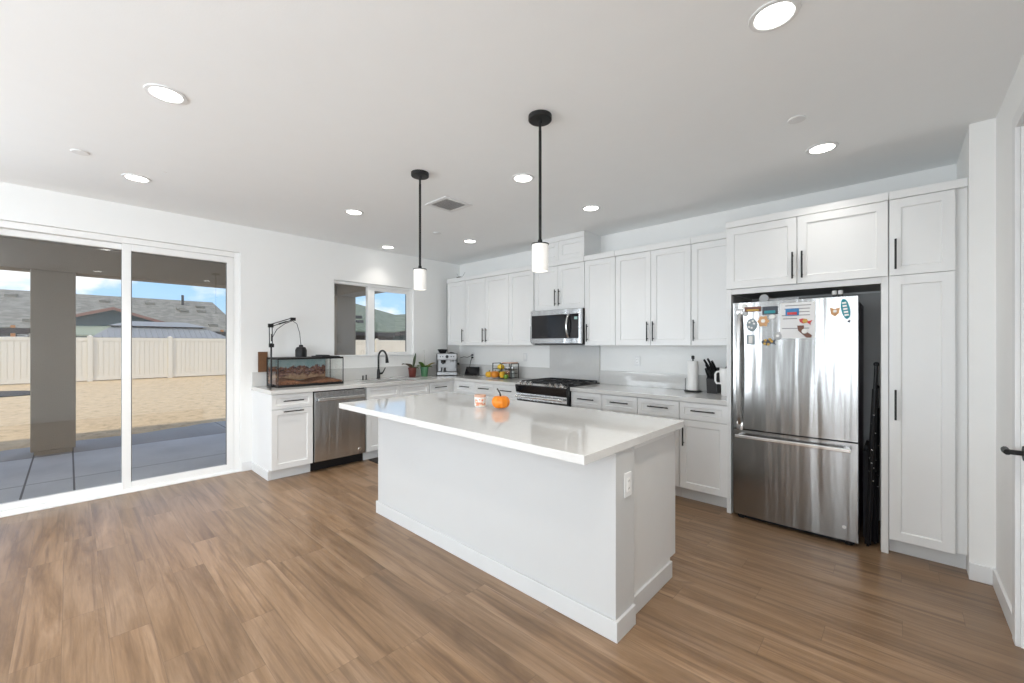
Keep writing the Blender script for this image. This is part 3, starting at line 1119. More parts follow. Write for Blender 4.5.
for a, b, hx in ((.003, .480, .457), (.484, W_ - .003, .515)):
    front(c, 'door', a, b, 1.823, 2.314, FP - .02, (hx, 1.957, True))
MB().box(.0, W_, FP - .017, -.002, 2.3185, 2.371, .002, 1).build('crown', 'cabinet_white', c)

# ---- pantry
c = thing('pantry_cabinet', 'full height white pantry cabinet with tall door right of the refrigerator', 'cabinet', (5.1565, 0, 0))
W_ = XR0 - 5.1565
MB().box(0, W_ - .05, FP + .001, -.002, .105, 2.318).build('body', 'cabinet_white', c)
MB().box(W_ - .0495, W_ - .001, FP + .012, FP + .03, .105, 2.318).build('filler', 'cabinet_white', c)
MB().box(0, W_ - .001, -.585, -.57, 0, .104).build('toe_kick', 'cabinet_side', c)
front(c, 'door', g_, W_ - .052, 1.8225, 2.314, FP - .02, (.032, 1.957, True))
front(c, 'door', g_, W_ - .052, .106, 1.8185, FP - .02, (.032, .985, True))
MB().box(.0005, W_ - .001, FP - .017, -.002, 2.3185, 2.371, .002, 1).build('crown', 'cabinet_white', c)

# ================================================================ COUNTERS
CT0, CT1 = .874, .914
SX0, SX1, SY0, SY1 = .175, .545, -1.86, -1.10     # sink hole
ct = thing('countertop', 'white quartz L-shaped countertop from the terrarium to the stove', 'countertop', (0, 0, 0))
m = MB()
m.box(.002, .65, -2.958, SY0, CT0, CT1, .002, 1).box(.002, SX0, SY0, SY1, CT0, CT1).box(SX1, .65, SY0, SY1, CT0, CT1).box(.002, .65, SY1, -.0025, CT0, CT1)
m.box(.65, 1.874, -.6425, -.0025, CT0, CT1, .002, 1)
m.build('slab', 'quartz', ct)
MB().box(.002, .021, -2.955, -.0025, CT1, 1.07, .0015, 1).box(.021, 1.856, -.0215, -.0025, CT1, 1.07, .0015, 1).build('backsplash', 'quartz', ct)
ct = thing('countertop', 'white quartz countertop between the stove and the refrigerator', 'countertop', (0, 0, 0))
MB().box(2.614, 4.1725, -.6425, -.0025, CT0, CT1, .002, 1).build('slab', 'quartz', ct)
MB().box(2.604, 4.1725, -.0215, -.0025, CT1 + .0005, 1.07, .0015, 1).build('backsplash', 'quartz', ct)
tag(MB().box(1.8565, 2.6035, -.024, -.0025, .93, 1.371, .001, 1).build('splash_panel', 'quartz'), 'tall white quartz splash panel on the wall behind the stove', 'splash panel')

# sink
sk = thing('kitchen_sink', 'undermount stainless sink in the counter below the window', 'sink', ((SX0 + SX1) / 2, (SY0 + SY1) / 2, .66))
a, b, t_ = (SX1 - SX0) / 2 + .004, (SY1 - SY0) / 2 + .004, .004
m = MB().box(-a, a, -b, b, 0, t_).box(-a, -a + t_, -b, b, t_, .2135).box(a - t_, a, -b, b, t_, .2135).box(-a + t_, a - t_, -b, -b + t_, t_, .2135).box(-a + t_, a - t_, b - t_, b, t_, .2135)
m.build('bowl', 'steel_plain', sk)
MB().lathe([(.055, t_), (.05, t_ + .006), (.02, t_ + .002)], (0, 0, 0), 20).build('drain', 'steel_plain', sk)

# faucet
fx, fy = .095, -1.487
fc = thing('faucet', 'matte black gooseneck kitchen faucet behind the sink', 'faucet', (fx, fy, CT1 + .001), radians(0))
m = MB().lathe([(.028, 0), (.028, .008), (.022, .012), (.020, .10), (.017, .13)], (0, 0, 0), 20)
pts = [(0, 0, .12), (0, 0, .295)]
for k in range(1, 13):
    a = pi - pi * k / 12 * .93
    pts.append((.085 + .085 * cos(a), .02 * k / 12, .295 + .085 * sin(a)))
m.tube(pts, .0125, 12)
m.build('spout', 'black_metal', fc, True)
e_ = Vector(pts[-1])
m = MB().tube([e_ + Vector((-.001, 0, .012)), e_ + Vector((.008, .003, -.05)), e_ + Vector((.012, .005, -.095))], [.013, .019, .022], 14)
m.build('spray_head', 'black_metal', fc, True)
m = MB().tube([(0, .015, .07), (.002, .055, .075)], [.014, .013], 12)
m.tube([(.0, .055, .072), (.01, .07, .10), (.03, .085, .15)], [.009, .008, .006], 10)
m.build('lever', 'black_metal', fc, True)
for i, (y, h_) in enumerate(((-1.71, .055), (-1.665, .062))):
    m = MB().lathe([(.014, 0), (.014, .006), (.009, .01), (.009, h_), (.006, h_ + .004)], (.1, y, CT1 + .0005), 14)
    tag(m.build('soap_dispenser', 'black_metal', None, True), ['short black peg on the counter left of the faucet, farther from it', 'taller black peg on the counter left of the faucet, nearer to it'][i], 'soap dispenser', 'black pegs beside the faucet')
m = MB().lathe([(.018, 0), (.018, .01), (.012, .014)], (.1, -1.30, CT1 + .0005), 14)
tag(m.build('sink_button', 'steel_plain', None, True), 'small round metal button on the counter right of the faucet', 'button')

# ================================================================ ISLAND
IX0, IX1, IY0, IY1 = 1.9805, 4.2555, -2.8762, -1.7911
isl = thing('kitchen_island', 'large white kitchen island with overhanging quartz top in the foreground', 'kitchen island', (0, 0, 0))
MB().box(IX0, IX1, IY0, IY1, CT0, CT1, .002, 1).build('countertop', 'quartz', isl)
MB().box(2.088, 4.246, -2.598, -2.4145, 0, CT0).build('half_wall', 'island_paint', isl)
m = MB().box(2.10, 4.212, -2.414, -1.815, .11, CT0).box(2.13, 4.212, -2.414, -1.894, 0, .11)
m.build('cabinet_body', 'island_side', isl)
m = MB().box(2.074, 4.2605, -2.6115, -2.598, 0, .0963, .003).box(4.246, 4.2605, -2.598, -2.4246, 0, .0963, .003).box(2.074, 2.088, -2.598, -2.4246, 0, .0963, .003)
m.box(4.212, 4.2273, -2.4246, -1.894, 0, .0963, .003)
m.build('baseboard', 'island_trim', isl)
MB().box(4.212, 4.222, -2.414, -1.86, .842, CT0 - .001).build('top_rail', 'cabinet_white', isl)
for k in range(4):
    a = 2.14 + k * .517
    m = MB()
    shaker(m, -(a + .513), -a, .114, .868, 1.795)
    m.xform(Matrix.Rotation(pi, 4, 'Z'))
    d_ = m.build('door', 'cabinet_white', isl)


def wall_plate(par_or_none, name, W=.072, Hh=.116):
    m = MB().box(-W / 2, W / 2, -.006, 0, -Hh / 2, Hh / 2, .002, 1)
    return m


def outlet(name, label, loc, rz, parent=None, switch=False):
    if parent is None:
        r = thing(name, label, 'light switch' if switch else 'outlet', loc, rz)
    else:
        r = bpy.data.objects.new(name, None)
        COL.objects.link(r)
        r.parent = parent
        r.location = loc
        r.rotation_euler = (0, 0, rz)
    wall_plate(None, 'plate').build('plate', 'trim_paint', r)
    m = MB().box(-.017, .017, -.0085, -.0058, -.034, .034, .001, 1)
    if switch:
        m.box(-.013, .013, -.012, -.008, -.03, .03, .002, 1)
    m.build('rocker' if switch else 'socket', 'vinyl_white', r)
    if not switch:
        s_ = MB()
        for zz in (-.018, .018):
            s_.box(-.007, -.005, -.0092, -.0083, zz - .005, zz + .005).box(.005, .007, -.0092, -.0083, zz - .005, zz + .005)
        s_.build('slots', 'gasket', r)
    return r


outlet('outlet', None, (4.2465, -2.488, .70), radians(90), isl)
outlet('outlet', 'white wall outlet under the upper cabinets right of the stove', (3.074, -.0005, 1.193), 0)
outlet('light_switch', 'white switch plate on the wall left of the stove', (1.416, -.0005, 1.204), 0, None, True)
po = outlet('outlet', 'wall outlet in the corner with two black plugs', (.334, -.0005, 1.195), 0)

# ================================================================ APPLIANCES
# ---- refrigerator
FX0, FX1, FYF, FZT, FSE = 4.236, 5.003, -.70, 1.703, .709
rf = thing('refrigerator', 'stainless bottom freezer refrigerator covered with magnets', 'refrigerator', (0, 0, 0))
MB().box(FX0 + .004, FX1 - .004, -.635, -.03, .035, FZT - .02, .006).build('body', 'fridge_side', rf)
MB().box(FX0 + .02, FX1 - .02, -.655, -.6, .003, .034).build('base_grille', 'black_plastic', rf)
for (qx, qy) in ((FX0 + .05, -.645), (FX1 - .05, -.645), (FX0 + .05, -.08), (FX1 - .05, -.08)):
    MB().lathe([(.022, 0), (.022, .0345)], (qx, qy - (.012 if qy < -.5 else 0), 0), 14).build('foot', 'black_plastic', rf)


def fridge_door(z0, z1, name):
    m = MB()
    n = 16
    rows = []
    for i in range(n + 1):
        x = FX0 + (FX1 - FX0) * i / n
        u_ = (i / n - .5) * 2
        rows.append((x, FYF - .012 * (1 - u_ * u_) + .0))
    bm = m.bm
    fr = [[bm.verts.new((x, y, z)) for z in (z0, z1)] for x, y in rows]
    bk = [[bm.verts.new((x, -.637, z)) for z in (z0, z1)] for x, y in rows]
    for i in range(n):
        bm.faces.new([fr[i][0], fr[i + 1][0], fr[i + 1][1], fr[i][1]])
        bm.faces.new([bk[i][0], bk[i][1], bk[i + 1][1], bk[i + 1][0]])
        bm.faces.new([fr[i][1], fr[i + 1][1], bk[i + 1][1], bk[i][1]])
        bm.faces.new([fr[i][0], bk[i][0], bk[i + 1][0], fr[i + 1][0]])
    bm.faces.new([fr[0][0], fr[0][1], bk[0][1], bk[0][0]])
    bm.faces.new([fr[n][0], bk[n][0], bk[n][1], fr[n][1]])
    return m.build(name, 'steel_fridge', rf, True, 30)


fd = fridge_door(FSE + .005, FZT, 'door')
fz = fridge_door(.036, FSE - .005, 'freezer_drawer')
# vertical bowed door handle
m = MB()
n = 18
prof = []
for i in range(n + 1):
    t_ = i / n
    z = .745 + (1.625 - .745) * t_
    bow = sin(pi * t_)
    prof.append((4.285 + .0 * t_, FYF - .010 - .045 * bow ** .6, z))
pv = []
for (x, y, z) in prof:
    pv.append([m.bm.verts.new((x - .018, y + .006, z)), m.bm.verts.new((x - .010, y - .006, z)), m.bm.verts.new((x + .010, y - .006, z)), m.bm.verts.new((x + .018, y + .006, z)), m.bm.verts.new((x, y + .014, z))])
for A, B in zip(pv[:-1], pv[1:]):
    for k in range(5):
        m.bm.faces.new([A[k], A[(k + 1) % 5], B[(k + 1) % 5], B[k]])
m.bm.faces.new(pv[0])
m.bm.faces.new(pv[-1][::-1])
m.box(4.262, 4.308, FYF - .016, FYF + .004, .70, .765, .006).box(4.262, 4.308, FYF - .016, FYF + .004, 1.605, 1.655, .006)
m.build('handle', 'steel_plain', fd, True, 45)
m = MB().box(4.266, 4.972, -.772, -.752, .648, .674, .005)
m.box(4.28, 4.31, -.755, -.699, .651, .671).box(4.93, 4.96, -.755, -.699, .651, .671)
m.build('handle', 'steel_bright', fz)
MB().lathe([(.012, -.002), (.012, .0), (.010, .001)], (4.93, FYF - .003, .125), 18, 'y').build('badge', 'steel_bright', fz)


def ywall(x):
    u_ = ((x - FX0) / (FX1 - FX0) - .5) * 2
    return FYF - .012 * (1 - u_ * u_)


# paper and magnets on the refrigerator door
pp = thing('paper_sheet', 'white printed sheet held on the refrigerator door', 'paper', (4.664, ywall(4.664) - .003, 1.552))
MB().box(-.105, .105, -.0015, .0005, -.132, .128).build('sheet', 'printed_paper', pp)


def magnet(label, x, z, shape, m1, w_, h_, m2=None, tilt=0.0, dy=0.0):
    th = .006
    r = thing('fridge_magnet', label, 'magnet', (x, ywall(x) - .001 - dy, z), 0, 'magnets on the refrigerator')
    m = MB()
    if shape == 'rect':
        m.box(-w_ / 2, w_ / 2, -th, 0, -h_ / 2, h_ / 2, .0015, 1)
    elif shape == 'oval':
        m.lathe([(1, 0), (1, -th * .7), (.8, -th)], (0, 0, 0), 20, 'y')
        m.xform(Matrix.Diagonal((w_ / 2, 1, h_ / 2, 1)))
    elif shape == 'flower':
        p = []
        for k in range(24):
            rr = 1 + .16 * cos(6 * 2 * pi * k / 24)
            p.append((w_ / 2 * rr * cos(2 * pi * k / 24), 0, h_ / 2 * rr * sin(2 * pi * k / 24)))
        m.prism(p, (0, -th, 0))
    else:
        m.prism([(px * w_, 0, pz * h_) for px, pz in shape], (0, -th, 0))
    if tilt:
        m.xform(Matrix.Rotation(tilt, 4, 'Y'))
    m.build('base', m1, r)
    if m2:
        q = MB()
        mname, kind = m2
        if kind == 'band':
            q.box(-w_ * .36, w_ * .36, -th - .003, -th + .0002, -h_ * .38, -h_ * .02, .001, 1)
        elif kind == 'dot':
            q.lathe([(w_ * .2, .0), (w_ * .2, -.004)], (0, -th + .0002, h_ * .03), 14, 'y')
        elif kind == 'rungs':
            for k in range(-2, 3):
                q.box(-w_ * .24, w_ * .24, -th - .002, -th + .0002, k * h_ * .15 - .006, k * h_ * .15 + .006)
        elif kind == 'dots':
            for (a, b) in ((-.2, .2), (.22, .1), (0, -.22), (.1, .3), (-.25, -.15)):
                q.lathe([(w_ * .1, 0), (w_ * .1, -.003)], (a * w_, -th + .0002, b * h_), 10, 'y')
        if tilt:
            q.xform(Matrix.Rotation(tilt, 4, 'Y'))
        q.build('picture', mname, r)
    return r


CA = [(-.5, .5), (-.05, .5), (-.05, .12), (.5, -.32), (.42, -.5), (.12, -.5), (-.22, -.15), (-.45, .1)]
FISH = [(-.5, .05), (-.3, .25), (0, .3), (.25, .1), (.5, .35), (.42, -.05), (.5, -.3), (.2, -.12), (-.1, -.35), (-.35, -.25)]
magnet('long tan magnet at the upper left of the refrigerator door', 4.377, 1.648, 'rect', 'magnet_brown', .115, .038, ('magnet_gold', 'band'))
magnet('dark blue picture magnet left of the printed sheet, near the top', 4.492, 1.632, 'rect', 'magnet_dark', .10, .06, ('teal_enamel', 'band'))
magnet('small white oval magnet under the dark blue picture magnet', 4.507, 1.583, 'oval', 'magnet_white', .042, .032)
magnet('grey-blue round magnet below the long tan magnet', 4.370, 1.526, 'oval', 'magnet_grey', .075, .10, ('magnet_white', 'dots'))
magnet('tan flower shaped magnet in the middle left of the refrigerator door', 4.448, 1.552, 'flower', 'magnet_tan', .072, .078, ('magnet_white', 'dot'))
magnet('grey square magnet below the grey-blue round one', 4.362, 1.412, 'rect', 'magnet_grey', .055, .075, ('magnet_white', 'rungs'))
magnet('dark fish shaped magnet with blue and gold spots', 4.483, 1.392, FISH, 'magnet_dark', .098, .07, ('magnet_gold', 'dots'))
magnet('round clear white magnet at the lower left corner of the printed sheet', 4.543, 1.437, 'oval', 'clear_plastic', .052, .062, ('magnet_white', 'dot'))
magnet('blue and red landscape magnet on the printed sheet', 4.634, 1.612, 'rect', 'magnet_blue', .082, .052, ('magnet_red', 'band'), 0, .003)
magnet('red and orange fish magnet on the printed sheet', 4.712, 1.542, FISH, 'magnet_red', .078, .056, ('magnet_gold', 'dot'), .3, .003)
magnet('brown state shaped magnet at the lower right of the printed sheet', 4.709, 1.468, CA, 'magnet_brown', .088, .088, ('magnet_white', 'dot'), 0, .003)
magnet('small copper magnet near the upper right of the refrigerator door', 4.881, 1.603, [(-.5, .4), (0, .25), (.5, .4), (.4, -.2), (0, -.5), (-.4, -.25)], 'magnet_tan', .055, .07, ('magnet_white', 'dot'))
magnet('teal surfboard shaped magnet at the upper right of the refrigerator door', 4.937, 1.617, 'oval', 'teal_enamel', .048, .14, ('plate_white', 'rungs'), -.16)
magnet('tiny black round magnet below the teal surfboard magnet', 4.955, 1.533, 'oval', 'magnet_dark', .016, .018)
magnet('upper of two white round magnets beside the refrigerator handle', 4.318, 1.672, 'oval', 'magnet_white', .040, .040)
magnet('lower of two white round magnets beside the refrigerator handle', 4.325, 1.617, 'oval', 'clear_plastic', .040, .042)

# things on top of the refrigerator
ZT = FZT - .02
for i, x in enumerate((4.868, 4.902)):
    j = thing('spice_jar', ['left of two small black and white jars on top of the refrigerator', 'right of two small black and white jars on top of the refrigerator'][i], 'jar', (x, -.60, ZT), 0, 'jars on top of the refrigerator')
    MB().lathe([(.013, 0), (.014, .003), (.014, .055)], (0, 0, 0), 16).build('glass_body', 'magnet_white', j, True)
    MB().lathe([(.0145, .022), (.0145, .046)], (0, 0, 0), 16).build('band', 'block_black', j, True)
    MB().lathe([(.0145, .055), (.0145, .074), (.011, .076)], (0, 0, 0), 16).build('lid', 'plate_white', j, True)
j = thing('plastic_bin', 'clear plastic bin lying on top of the refrigerator at left', 'bin', (4.50, -.565, ZT + .001))
MB().box(-.10, .16, -.05, .05, 0, .004).box(-.10, .16, -.05, -.046, 0, .045).box(-.10, .16, .046, .05, 0, .045).box(-.10, -.096, -.046, .046, 0, .045).box(.156, .16, -.046, .046, 0, .045).build('tray', 'clear_plastic', j)
m = MB().lathe([(.030, -.006), (.034, 0), (.030, .004)], (-.065, -.0565, .05), 20, 'y')
m.build('knob', 'clear_plastic', j, True)
tag(MB().box(4.70, 4.79, -.60, -.55, ZT, ZT + .028, .006).build('snack_box', 'amber'), 'low brown box on top of the refrigerator behind the printed sheet', 'box')

# ---- microwave
mw = thing('microwave', 'stainless over-the-range microwave with black glass door', 'microwave', (0, 0, 0))
X0, X1, Y0, Z0, Z1 = 1.861, 2.606, -.412, 1.374, 1.788
MB().box(X0, X1, Y0 + .03, -.004, Z0 + .012, Z1).build('case', 'black_plastic', mw)
m = MB().box(X0 + .02, X1 - .02, Y0 + .06, -.05, Z0, Z0 + .0118)
m.build('bottom_vent', 'black_plastic', mw)
fr = MB().box(X0, X1, Y0, Y0 + .029, Z0 + .014, Z0 + .075, .003).box(X0, X1, Y0, Y0 + .029, Z1 - .062, Z1 - .001, .003).box(X0, X0 + .018, Y0, Y0 + .029, Z0 + .075, Z1 - .062).box(X1 - .034, X1, Y0, Y0 + .029, Z0 + .075, Z1 - .062)
fr.build('trim', 'steel_brushed', mw)
dr = MB().box(X0 + .0185, X1 - .155, Y0 + .001, Y0 + .028, Z0 + .0755, Z1 - .0625).build('door', 'black_glass', mw)
MB().box(X0 + .045, X1 - .215, Y0 + .0003, Y0 + .0012, Z0 + .105, Z1 - .095).build('window', 'screen_black', dr)
cp = MB().box(X1 - .1545, X1 - .0345, Y0 + .001, Y0 + .028, Z0 + .0755, Z1 - .0625).build('control_panel', 'black_glass', mw)
MB().box(X1 - .095, X1 - .052, Y0 - .0003, Y0 + .0012, Z1 - .125, Z1 - .095).build('display', 'display_green', cp)
pts = []
for k in range(13):
    t_ = k / 12
    pts.append((X1 - .172, Y0 - .006 - .042 * sin(pi * t_) ** .7, Z0 + .085 + (Z1 - Z0 - .155) * t_))
m = MB().tube(pts, .012, 12)
m.build('handle', 'steel_bright', dr, True)

# ---- stove (slide-in gas range)
st = thing('stove', 'slide-in gas range with black grates and steel knobs', 'stove', (0, 0, 0))
X0, X1 = 1.876, 2.610
MB().box(X0, X1, -.64, -.026, .012, .905).build('body', 'black_plastic', st)
m = MB().box(X0, X1, -.665, -.026, .9055, .925, .003)
m.build('cooktop', 'black_glass', st)
m = MB()
m.prism([(X0, -.665, .922), (X0, -.705, .905), (X0, -.712, .895), (X0, -.695, .815), (X0, -.641, .815), (X0, -.641, .905), (X0, -.665, .905)], (X1 - X0, 0, 0))
cpn = m.build('control_panel', 'black_glass', st)
MB().prism([(X0, -.662, .9262), (X0, -.700, .9098), (X0, -.7005, .9078), (X0, -.662, .9242)], (X1 - X0, 0, 0)).build('steel_trim', 'steel_bright', cpn)
for q in (.075, .15, .225, .507, .582, .657):
    c0 = Vector((X0 + q, -.685, .9165))
    nrm = Vector((0, -.39, .92))
    m = MB().cyl(c0, c0 + nrm * .012, .021, .020, 18)
    m.cyl(c0 + nrm * .012, c0 + nrm * .032, .016, .014, 18)
    m.build('knob', 'steel_bright', cpn, True)
od = MB().box(X0 + .004, X1 - .004, -.688, -.642, .20, .81, .004).build('oven_door', 'black_glass', st)
MB().box(X0 + .004, X1 - .004, -.691, -.6885, .735, .806).build('door_trim', 'steel_brushed', od)
h = MB().cyl((X0 + .03, -.735, .775), (X1 - .03, -.735, .775), .013, seg=14)
for q in (X0 + .06, X1 - .06):
    h.box(q - .012, q + .012, -.735, -.69, .766, .784)
h.build('handle', 'steel_bright', od, True)
dd = MB().box(X0 + .004, X1 - .004, -.685, -.642, .05, .192, .004).build('storage_drawer', 'steel_brushed', st)
for gx0, gx1 in ((X0 + .02, X0 + .245), (X0 + .253, X0 + .479), (X0 + .487, X1 - .02)):
    m = MB()
    z0, z1, s_ = .9255, .95, .006
    ya, yb = -.635, -.06
    for y in (ya, yb, (ya + yb) / 2):
        m.box(gx0, gx1, y - s_, y + s_, z1 - .012, z1, .001, 1)
    for x in (gx0 + s_, gx1 - s_, (gx0 + gx1) / 2):
        m.box(x - s_, x + s_, ya, yb, z1 - .012, z1, .001, 1)
    for x in (gx0 + s_, gx1 - s_):
        for y in (ya, yb):
            m.box(x - s_, x + s_, y - s_, y + s_, z0, z1 - .01)
    m.build('grate', 'cast_iron', st)
for (bx, by) in ((X0 + .13, -.49), (X0 + .13, -.20), (X0 + .366, -.35), (X1 - .13, -.49), (X1 - .13, -.20)):
    MB().lathe([(.045, 0), (.045, .006), (.032, .010), (.032, .016), (.0, .017)], (bx, by, .9252), 18).build('burner', 'cast_iron', st, True)

# ================================================================ CEILING FIXTURES
LB = 'round recessed ceiling light '
downs = [(2.443, -3.985, LB + 'nearest the sliding door, largest at left'),
         (.888, -3.967, LB + 'just above the sliding door frame'),
         (1.328, -2.432, LB + 'between the near left light and the window'),
         (.270, -1.448, LB + 'closest to the wall over the kitchen sink'),
         (1.300, -.917, LB + 'in the far left corner over the upper cabinets'),
         (3.075, -1.924, LB + 'just left of the nearer pendant rod'),
         (3.078, -.958, LB + 'in front of the soffit cabinet above the stove'),
         (4.846, -2.439, LB + 'at the top right of the picture'),
         (4.835, -.949, LB + 'in front of the refrigerator cabinet'),
         (4.846, -3.975, LB + 'added unseen over the open floor nearest the camera')]  # last fixture is out of view, added to brighten the right side
proto = None
lamp_d = bpy.data.lights.new('downlight_lamp', 'AREA')
lamp_d.shape = 'DISK'
lamp_d.size = .13
lamp_d.spread = radians(100)
lamp_d.energy = DOWNLIGHT_W
lamp_d.color = (1, .94, .84)
lamp_dim = lamp_d.copy()
lamp_dim.energy = DOWNLIGHT_DIM_W
lamp_dim.color = (1, .96, .9)
for (x, y, lab) in downs:
    if proto is None:
        r = thing('recessed_light', lab, 'ceiling light', (x, y, CEIL), 0, 'recessed ceiling lights')
        MB().lathe([(.088, -.0005), (.086, -.005), (.070, -.007), (.066, -.003), (.066, -.0005)], (0, 0, 0), 40, close=True).build('trim_ring', 'trim_paint', r, True)
        MB().lathe([(.0655, -.0005), (.0655, -.004), (.0, -.0045)], (0, 0, 0), 40).build('lens', 'lens_glow', r, True)
        lo = bpy.data.objects.new('lamp', lamp_d)
        COL.objects.link(lo)
        lo.parent = r
        lo.location = (0, 0, -.009)
        proto = r
    else:
        r = copy_tree(proto)
        r.location = (x, y, CEIL)
        r['label'] = lab
    if y > -2.0:      # the dimmed rows along the cabinets
        for ch in bpy.data.objects:
            if ch.parent == r and ch.type == 'LIGHT':
                ch.data = lamp_dim
for i, (x, y) in enumerate(((1.191, -4.276), (4.777, -1.48), (1.302, -1.421))):
    m = MB().lathe([(.045, -.0005), (.045, -.004), (.042, -.007), (0, -.008)], (x, y, CEIL), 28)
    tag(m.build('sprinkler_cover', 'trim_paint', None, True), ['flat white ceiling disc at upper left near the sliding door', 'flat white ceiling disc above the refrigerator side', 'flat white ceiling disc behind the farther pendant rod'][i], 'sprinkler cover', 'sprinkler cover plates on the ceiling')
m = MB().lathe([(.012, -.0005), (.010, -.004), (0, -.005)], (1.191, -3.836, CEIL), 14)
tag(m.build('ceiling_sensor', 'vinyl_white', None, True), 'tiny white dot on the ceiling beside the light over the sliding door', 'sensor')
# vent
v = thing('ceiling_vent', 'square white louvered air vent in the ceiling by the farther pendant', 'vent', (2.176, -1.939, CEIL))
m = MB()
o_, i_ = .155, .115
m.box(-o_, o_, -o_, -i_, -.008, -.0005, .002, 1).box(-o_, o_, i_, o_, -.008, -.0005, .002, 1).box(-o_, -i_, -i_, i_, -.008, -.0005, .002, 1).box(i_, o_, -i_, i_, -.008, -.0005, .002, 1)
m.build('frame', 'trim_paint', v)
m = MB()
for k in range(9):
    y = -i_ + .0128 + k * .0256
    for (xa, xb) in ((-i_, -.004), (.004, i_)):
        m.prism([(xa, y - .010, -.010), (xa, y - .008, -.010), (xa, y + .008, -.0015), (xa, y + .006, -.0015)], (xb - xa, 0, 0))
m.build('louvers', 'trim_paint', v)
MB().box(-i_, i_, -i_, i_, -.0012, -.0006).build('duct', 'duct_grey', v)

# pendants
for i, (x, y) in enumerate(((3.722, -2.509), (2.570, -2.523))):
    if i == 0:
        p = thing('pendant_light', 'nearer black rod pendant with white glass cylinder shade over the island', 'pendant light', (x, y, CEIL), 0, 'pendant lights')
        MB().lathe([(.066, -.0005), (.066, -.024), (.062, -.028), (.012, -.030), (.010, -.045)], (0, 0, 0), 36).build('canopy', 'black_metal', p, True)
        m = MB().cyl((0, 0, -.04), (0, 0, -.085), .0075, seg=12)
        m.cyl((0, 0, -.085), (0, 0, -.715), .0085, seg=12)
        m.build('rod', 'black_metal', p, True)
        m = MB().lathe([(.050, -.728), (.050, -.723), (.014, -.719), (.012, -.70)], (0, 0, 0), 30)
        m.build('shade_cap', 'black_metal', p, True)
        m = MB().lathe([(.046, -.7285), (.046, -.874), (.043, -.878), (.040, -.874), (.040, -.7285)], (0, 0, 0), 36, close=True)
        m.build('shade', 'frosted_glass', p, True)
        m = MB().lathe([(.0, -.835), (.016, -.83), (.026, -.805), (.022, -.775), (.013, -.75), (.013, -.7285)], (0, 0, 0), 18)
        m.build('bulb', 'lens_glow', p, True)
        pproto = p
    else:
        p = copy_tree(pproto)
        p.location = (x, y, CEIL)
        p['label'] = 'farther black rod pendant with white glass cylinder shade, over the island toward the sink'

# ================================================================ COUNTER OBJECTS
CZ = CT1 + .0005
# ---- terrarium
TX0, TX1, TY0, TY1, TH = .037, .40, -2.818, -2.107, .318
te = thing('terrarium', 'long glass terrarium with desert backdrop on the left counter', 'terrarium', ((TX0 + TX1) / 2, (TY0 + TY1) / 2, CZ))
hx, hy = (TX1 - TX0) / 2, (TY1 - TY0) / 2
m = MB()
for z0, z1 in ((0, .026), (TH - .02, TH)):
    k = .014
    m.box(-hx, hx, -hy, -hy + k, z0, z1).box(-hx, hx, hy - k, hy, z0, z1).box(-hx, -hx + k, -hy + k, hy - k, z0, z1).box(hx - k, hx, -hy + k, hy - k, z0, z1)
for sx in (-1, 1):
    for sy in (-1, 1):
        x, y = sx * (hx - .004), sy * (hy - .004)
        m.box(x - .004, x + .004, y - .004, y + .004, .026, TH - .02)
m.build('frame', 'black_plastic', te)
m = MB()
a, b = hx - .008, hy - .008
m.box(a - .004, a, -b, b, .026, TH - .02).box(-a, -a + .004, -b, b, .026, TH - .02).box(-a + .004, a - .004, -b, -b + .004, .026, TH - .02).box(-a + .004, a - .004, b - .004, b, .026, TH - .02)
m.build('glass_walls', 'glass_tank', te)
# heaped sand, deeper at the left and front
m = MB()
nx, ny = 8, 20
g = [[m.bm.verts.new((-a + .006 + (2 * a - .012) * i / nx, -b + .006 + (2 * b - .012) * j / ny, .055 + .018 * sin(j * .5) + .012 * random.random() - .01 * i / nx)) for j in range(ny + 1)] for i in range(nx + 1)]
lo_ = [[m.bm.verts.new((v_.co.x, v_.co.y, .004)) for v_ in r_] for r_ in g]
for i in range(nx):
    for j in range(ny):
        m.bm.faces.new([g[i][j], g[i + 1][j], g[i + 1][j + 1], g[i][j + 1]])
for i in range(nx):
    m.bm.faces.new([g[i][0], lo_[i][0], lo_[i + 1][0], g[i + 1][0]])
    m.bm.faces.new([g[i][ny], g[i + 1][ny], lo_[i + 1][ny], lo_[i][ny]])
for j in range(ny):
    m.bm.faces.new([g[0][j], g[0][j + 1], lo_[0][j + 1], lo_[0][j]])
    m.bm.faces.new([g[nx][j], lo_[nx][j], lo_[nx][j + 1], g[nx][j + 1]])
m.bm.faces.new([lo_[0][0], lo_[nx][0], lo_[nx][ny], lo_[0][ny]][::-1])
m.build('sand', 'tank_sand', te, True, 60)
MB().box(-a + .005, -a + .008, -b + .005, b - .06, .05, TH - .022).build('backdrop', 'desert_print', te)
MB().box(-hx + .03, hx - .03, hy - .24, hy - .03, TH, TH + .010, .003).box(-hx + .05, hx - .10, hy - .20, hy - .12, TH + .010, TH + .022, .003).build('lid', 'black_plastic', te)
MB().box(-hx + .012, hx - .012, -hy + .012, hy - .012, TH - .008, TH - .004).build('mesh_top', 'gasket', te)
# ---- lamp arm with dome shade
la = thing('arm_lamp', 'black scissor arm lamp holding a dome shade over the terrarium', 'lamp', (.25, -2.85, CZ))


def P(y, z, x=0):
    return (x, y + 2.81, z - CZ)


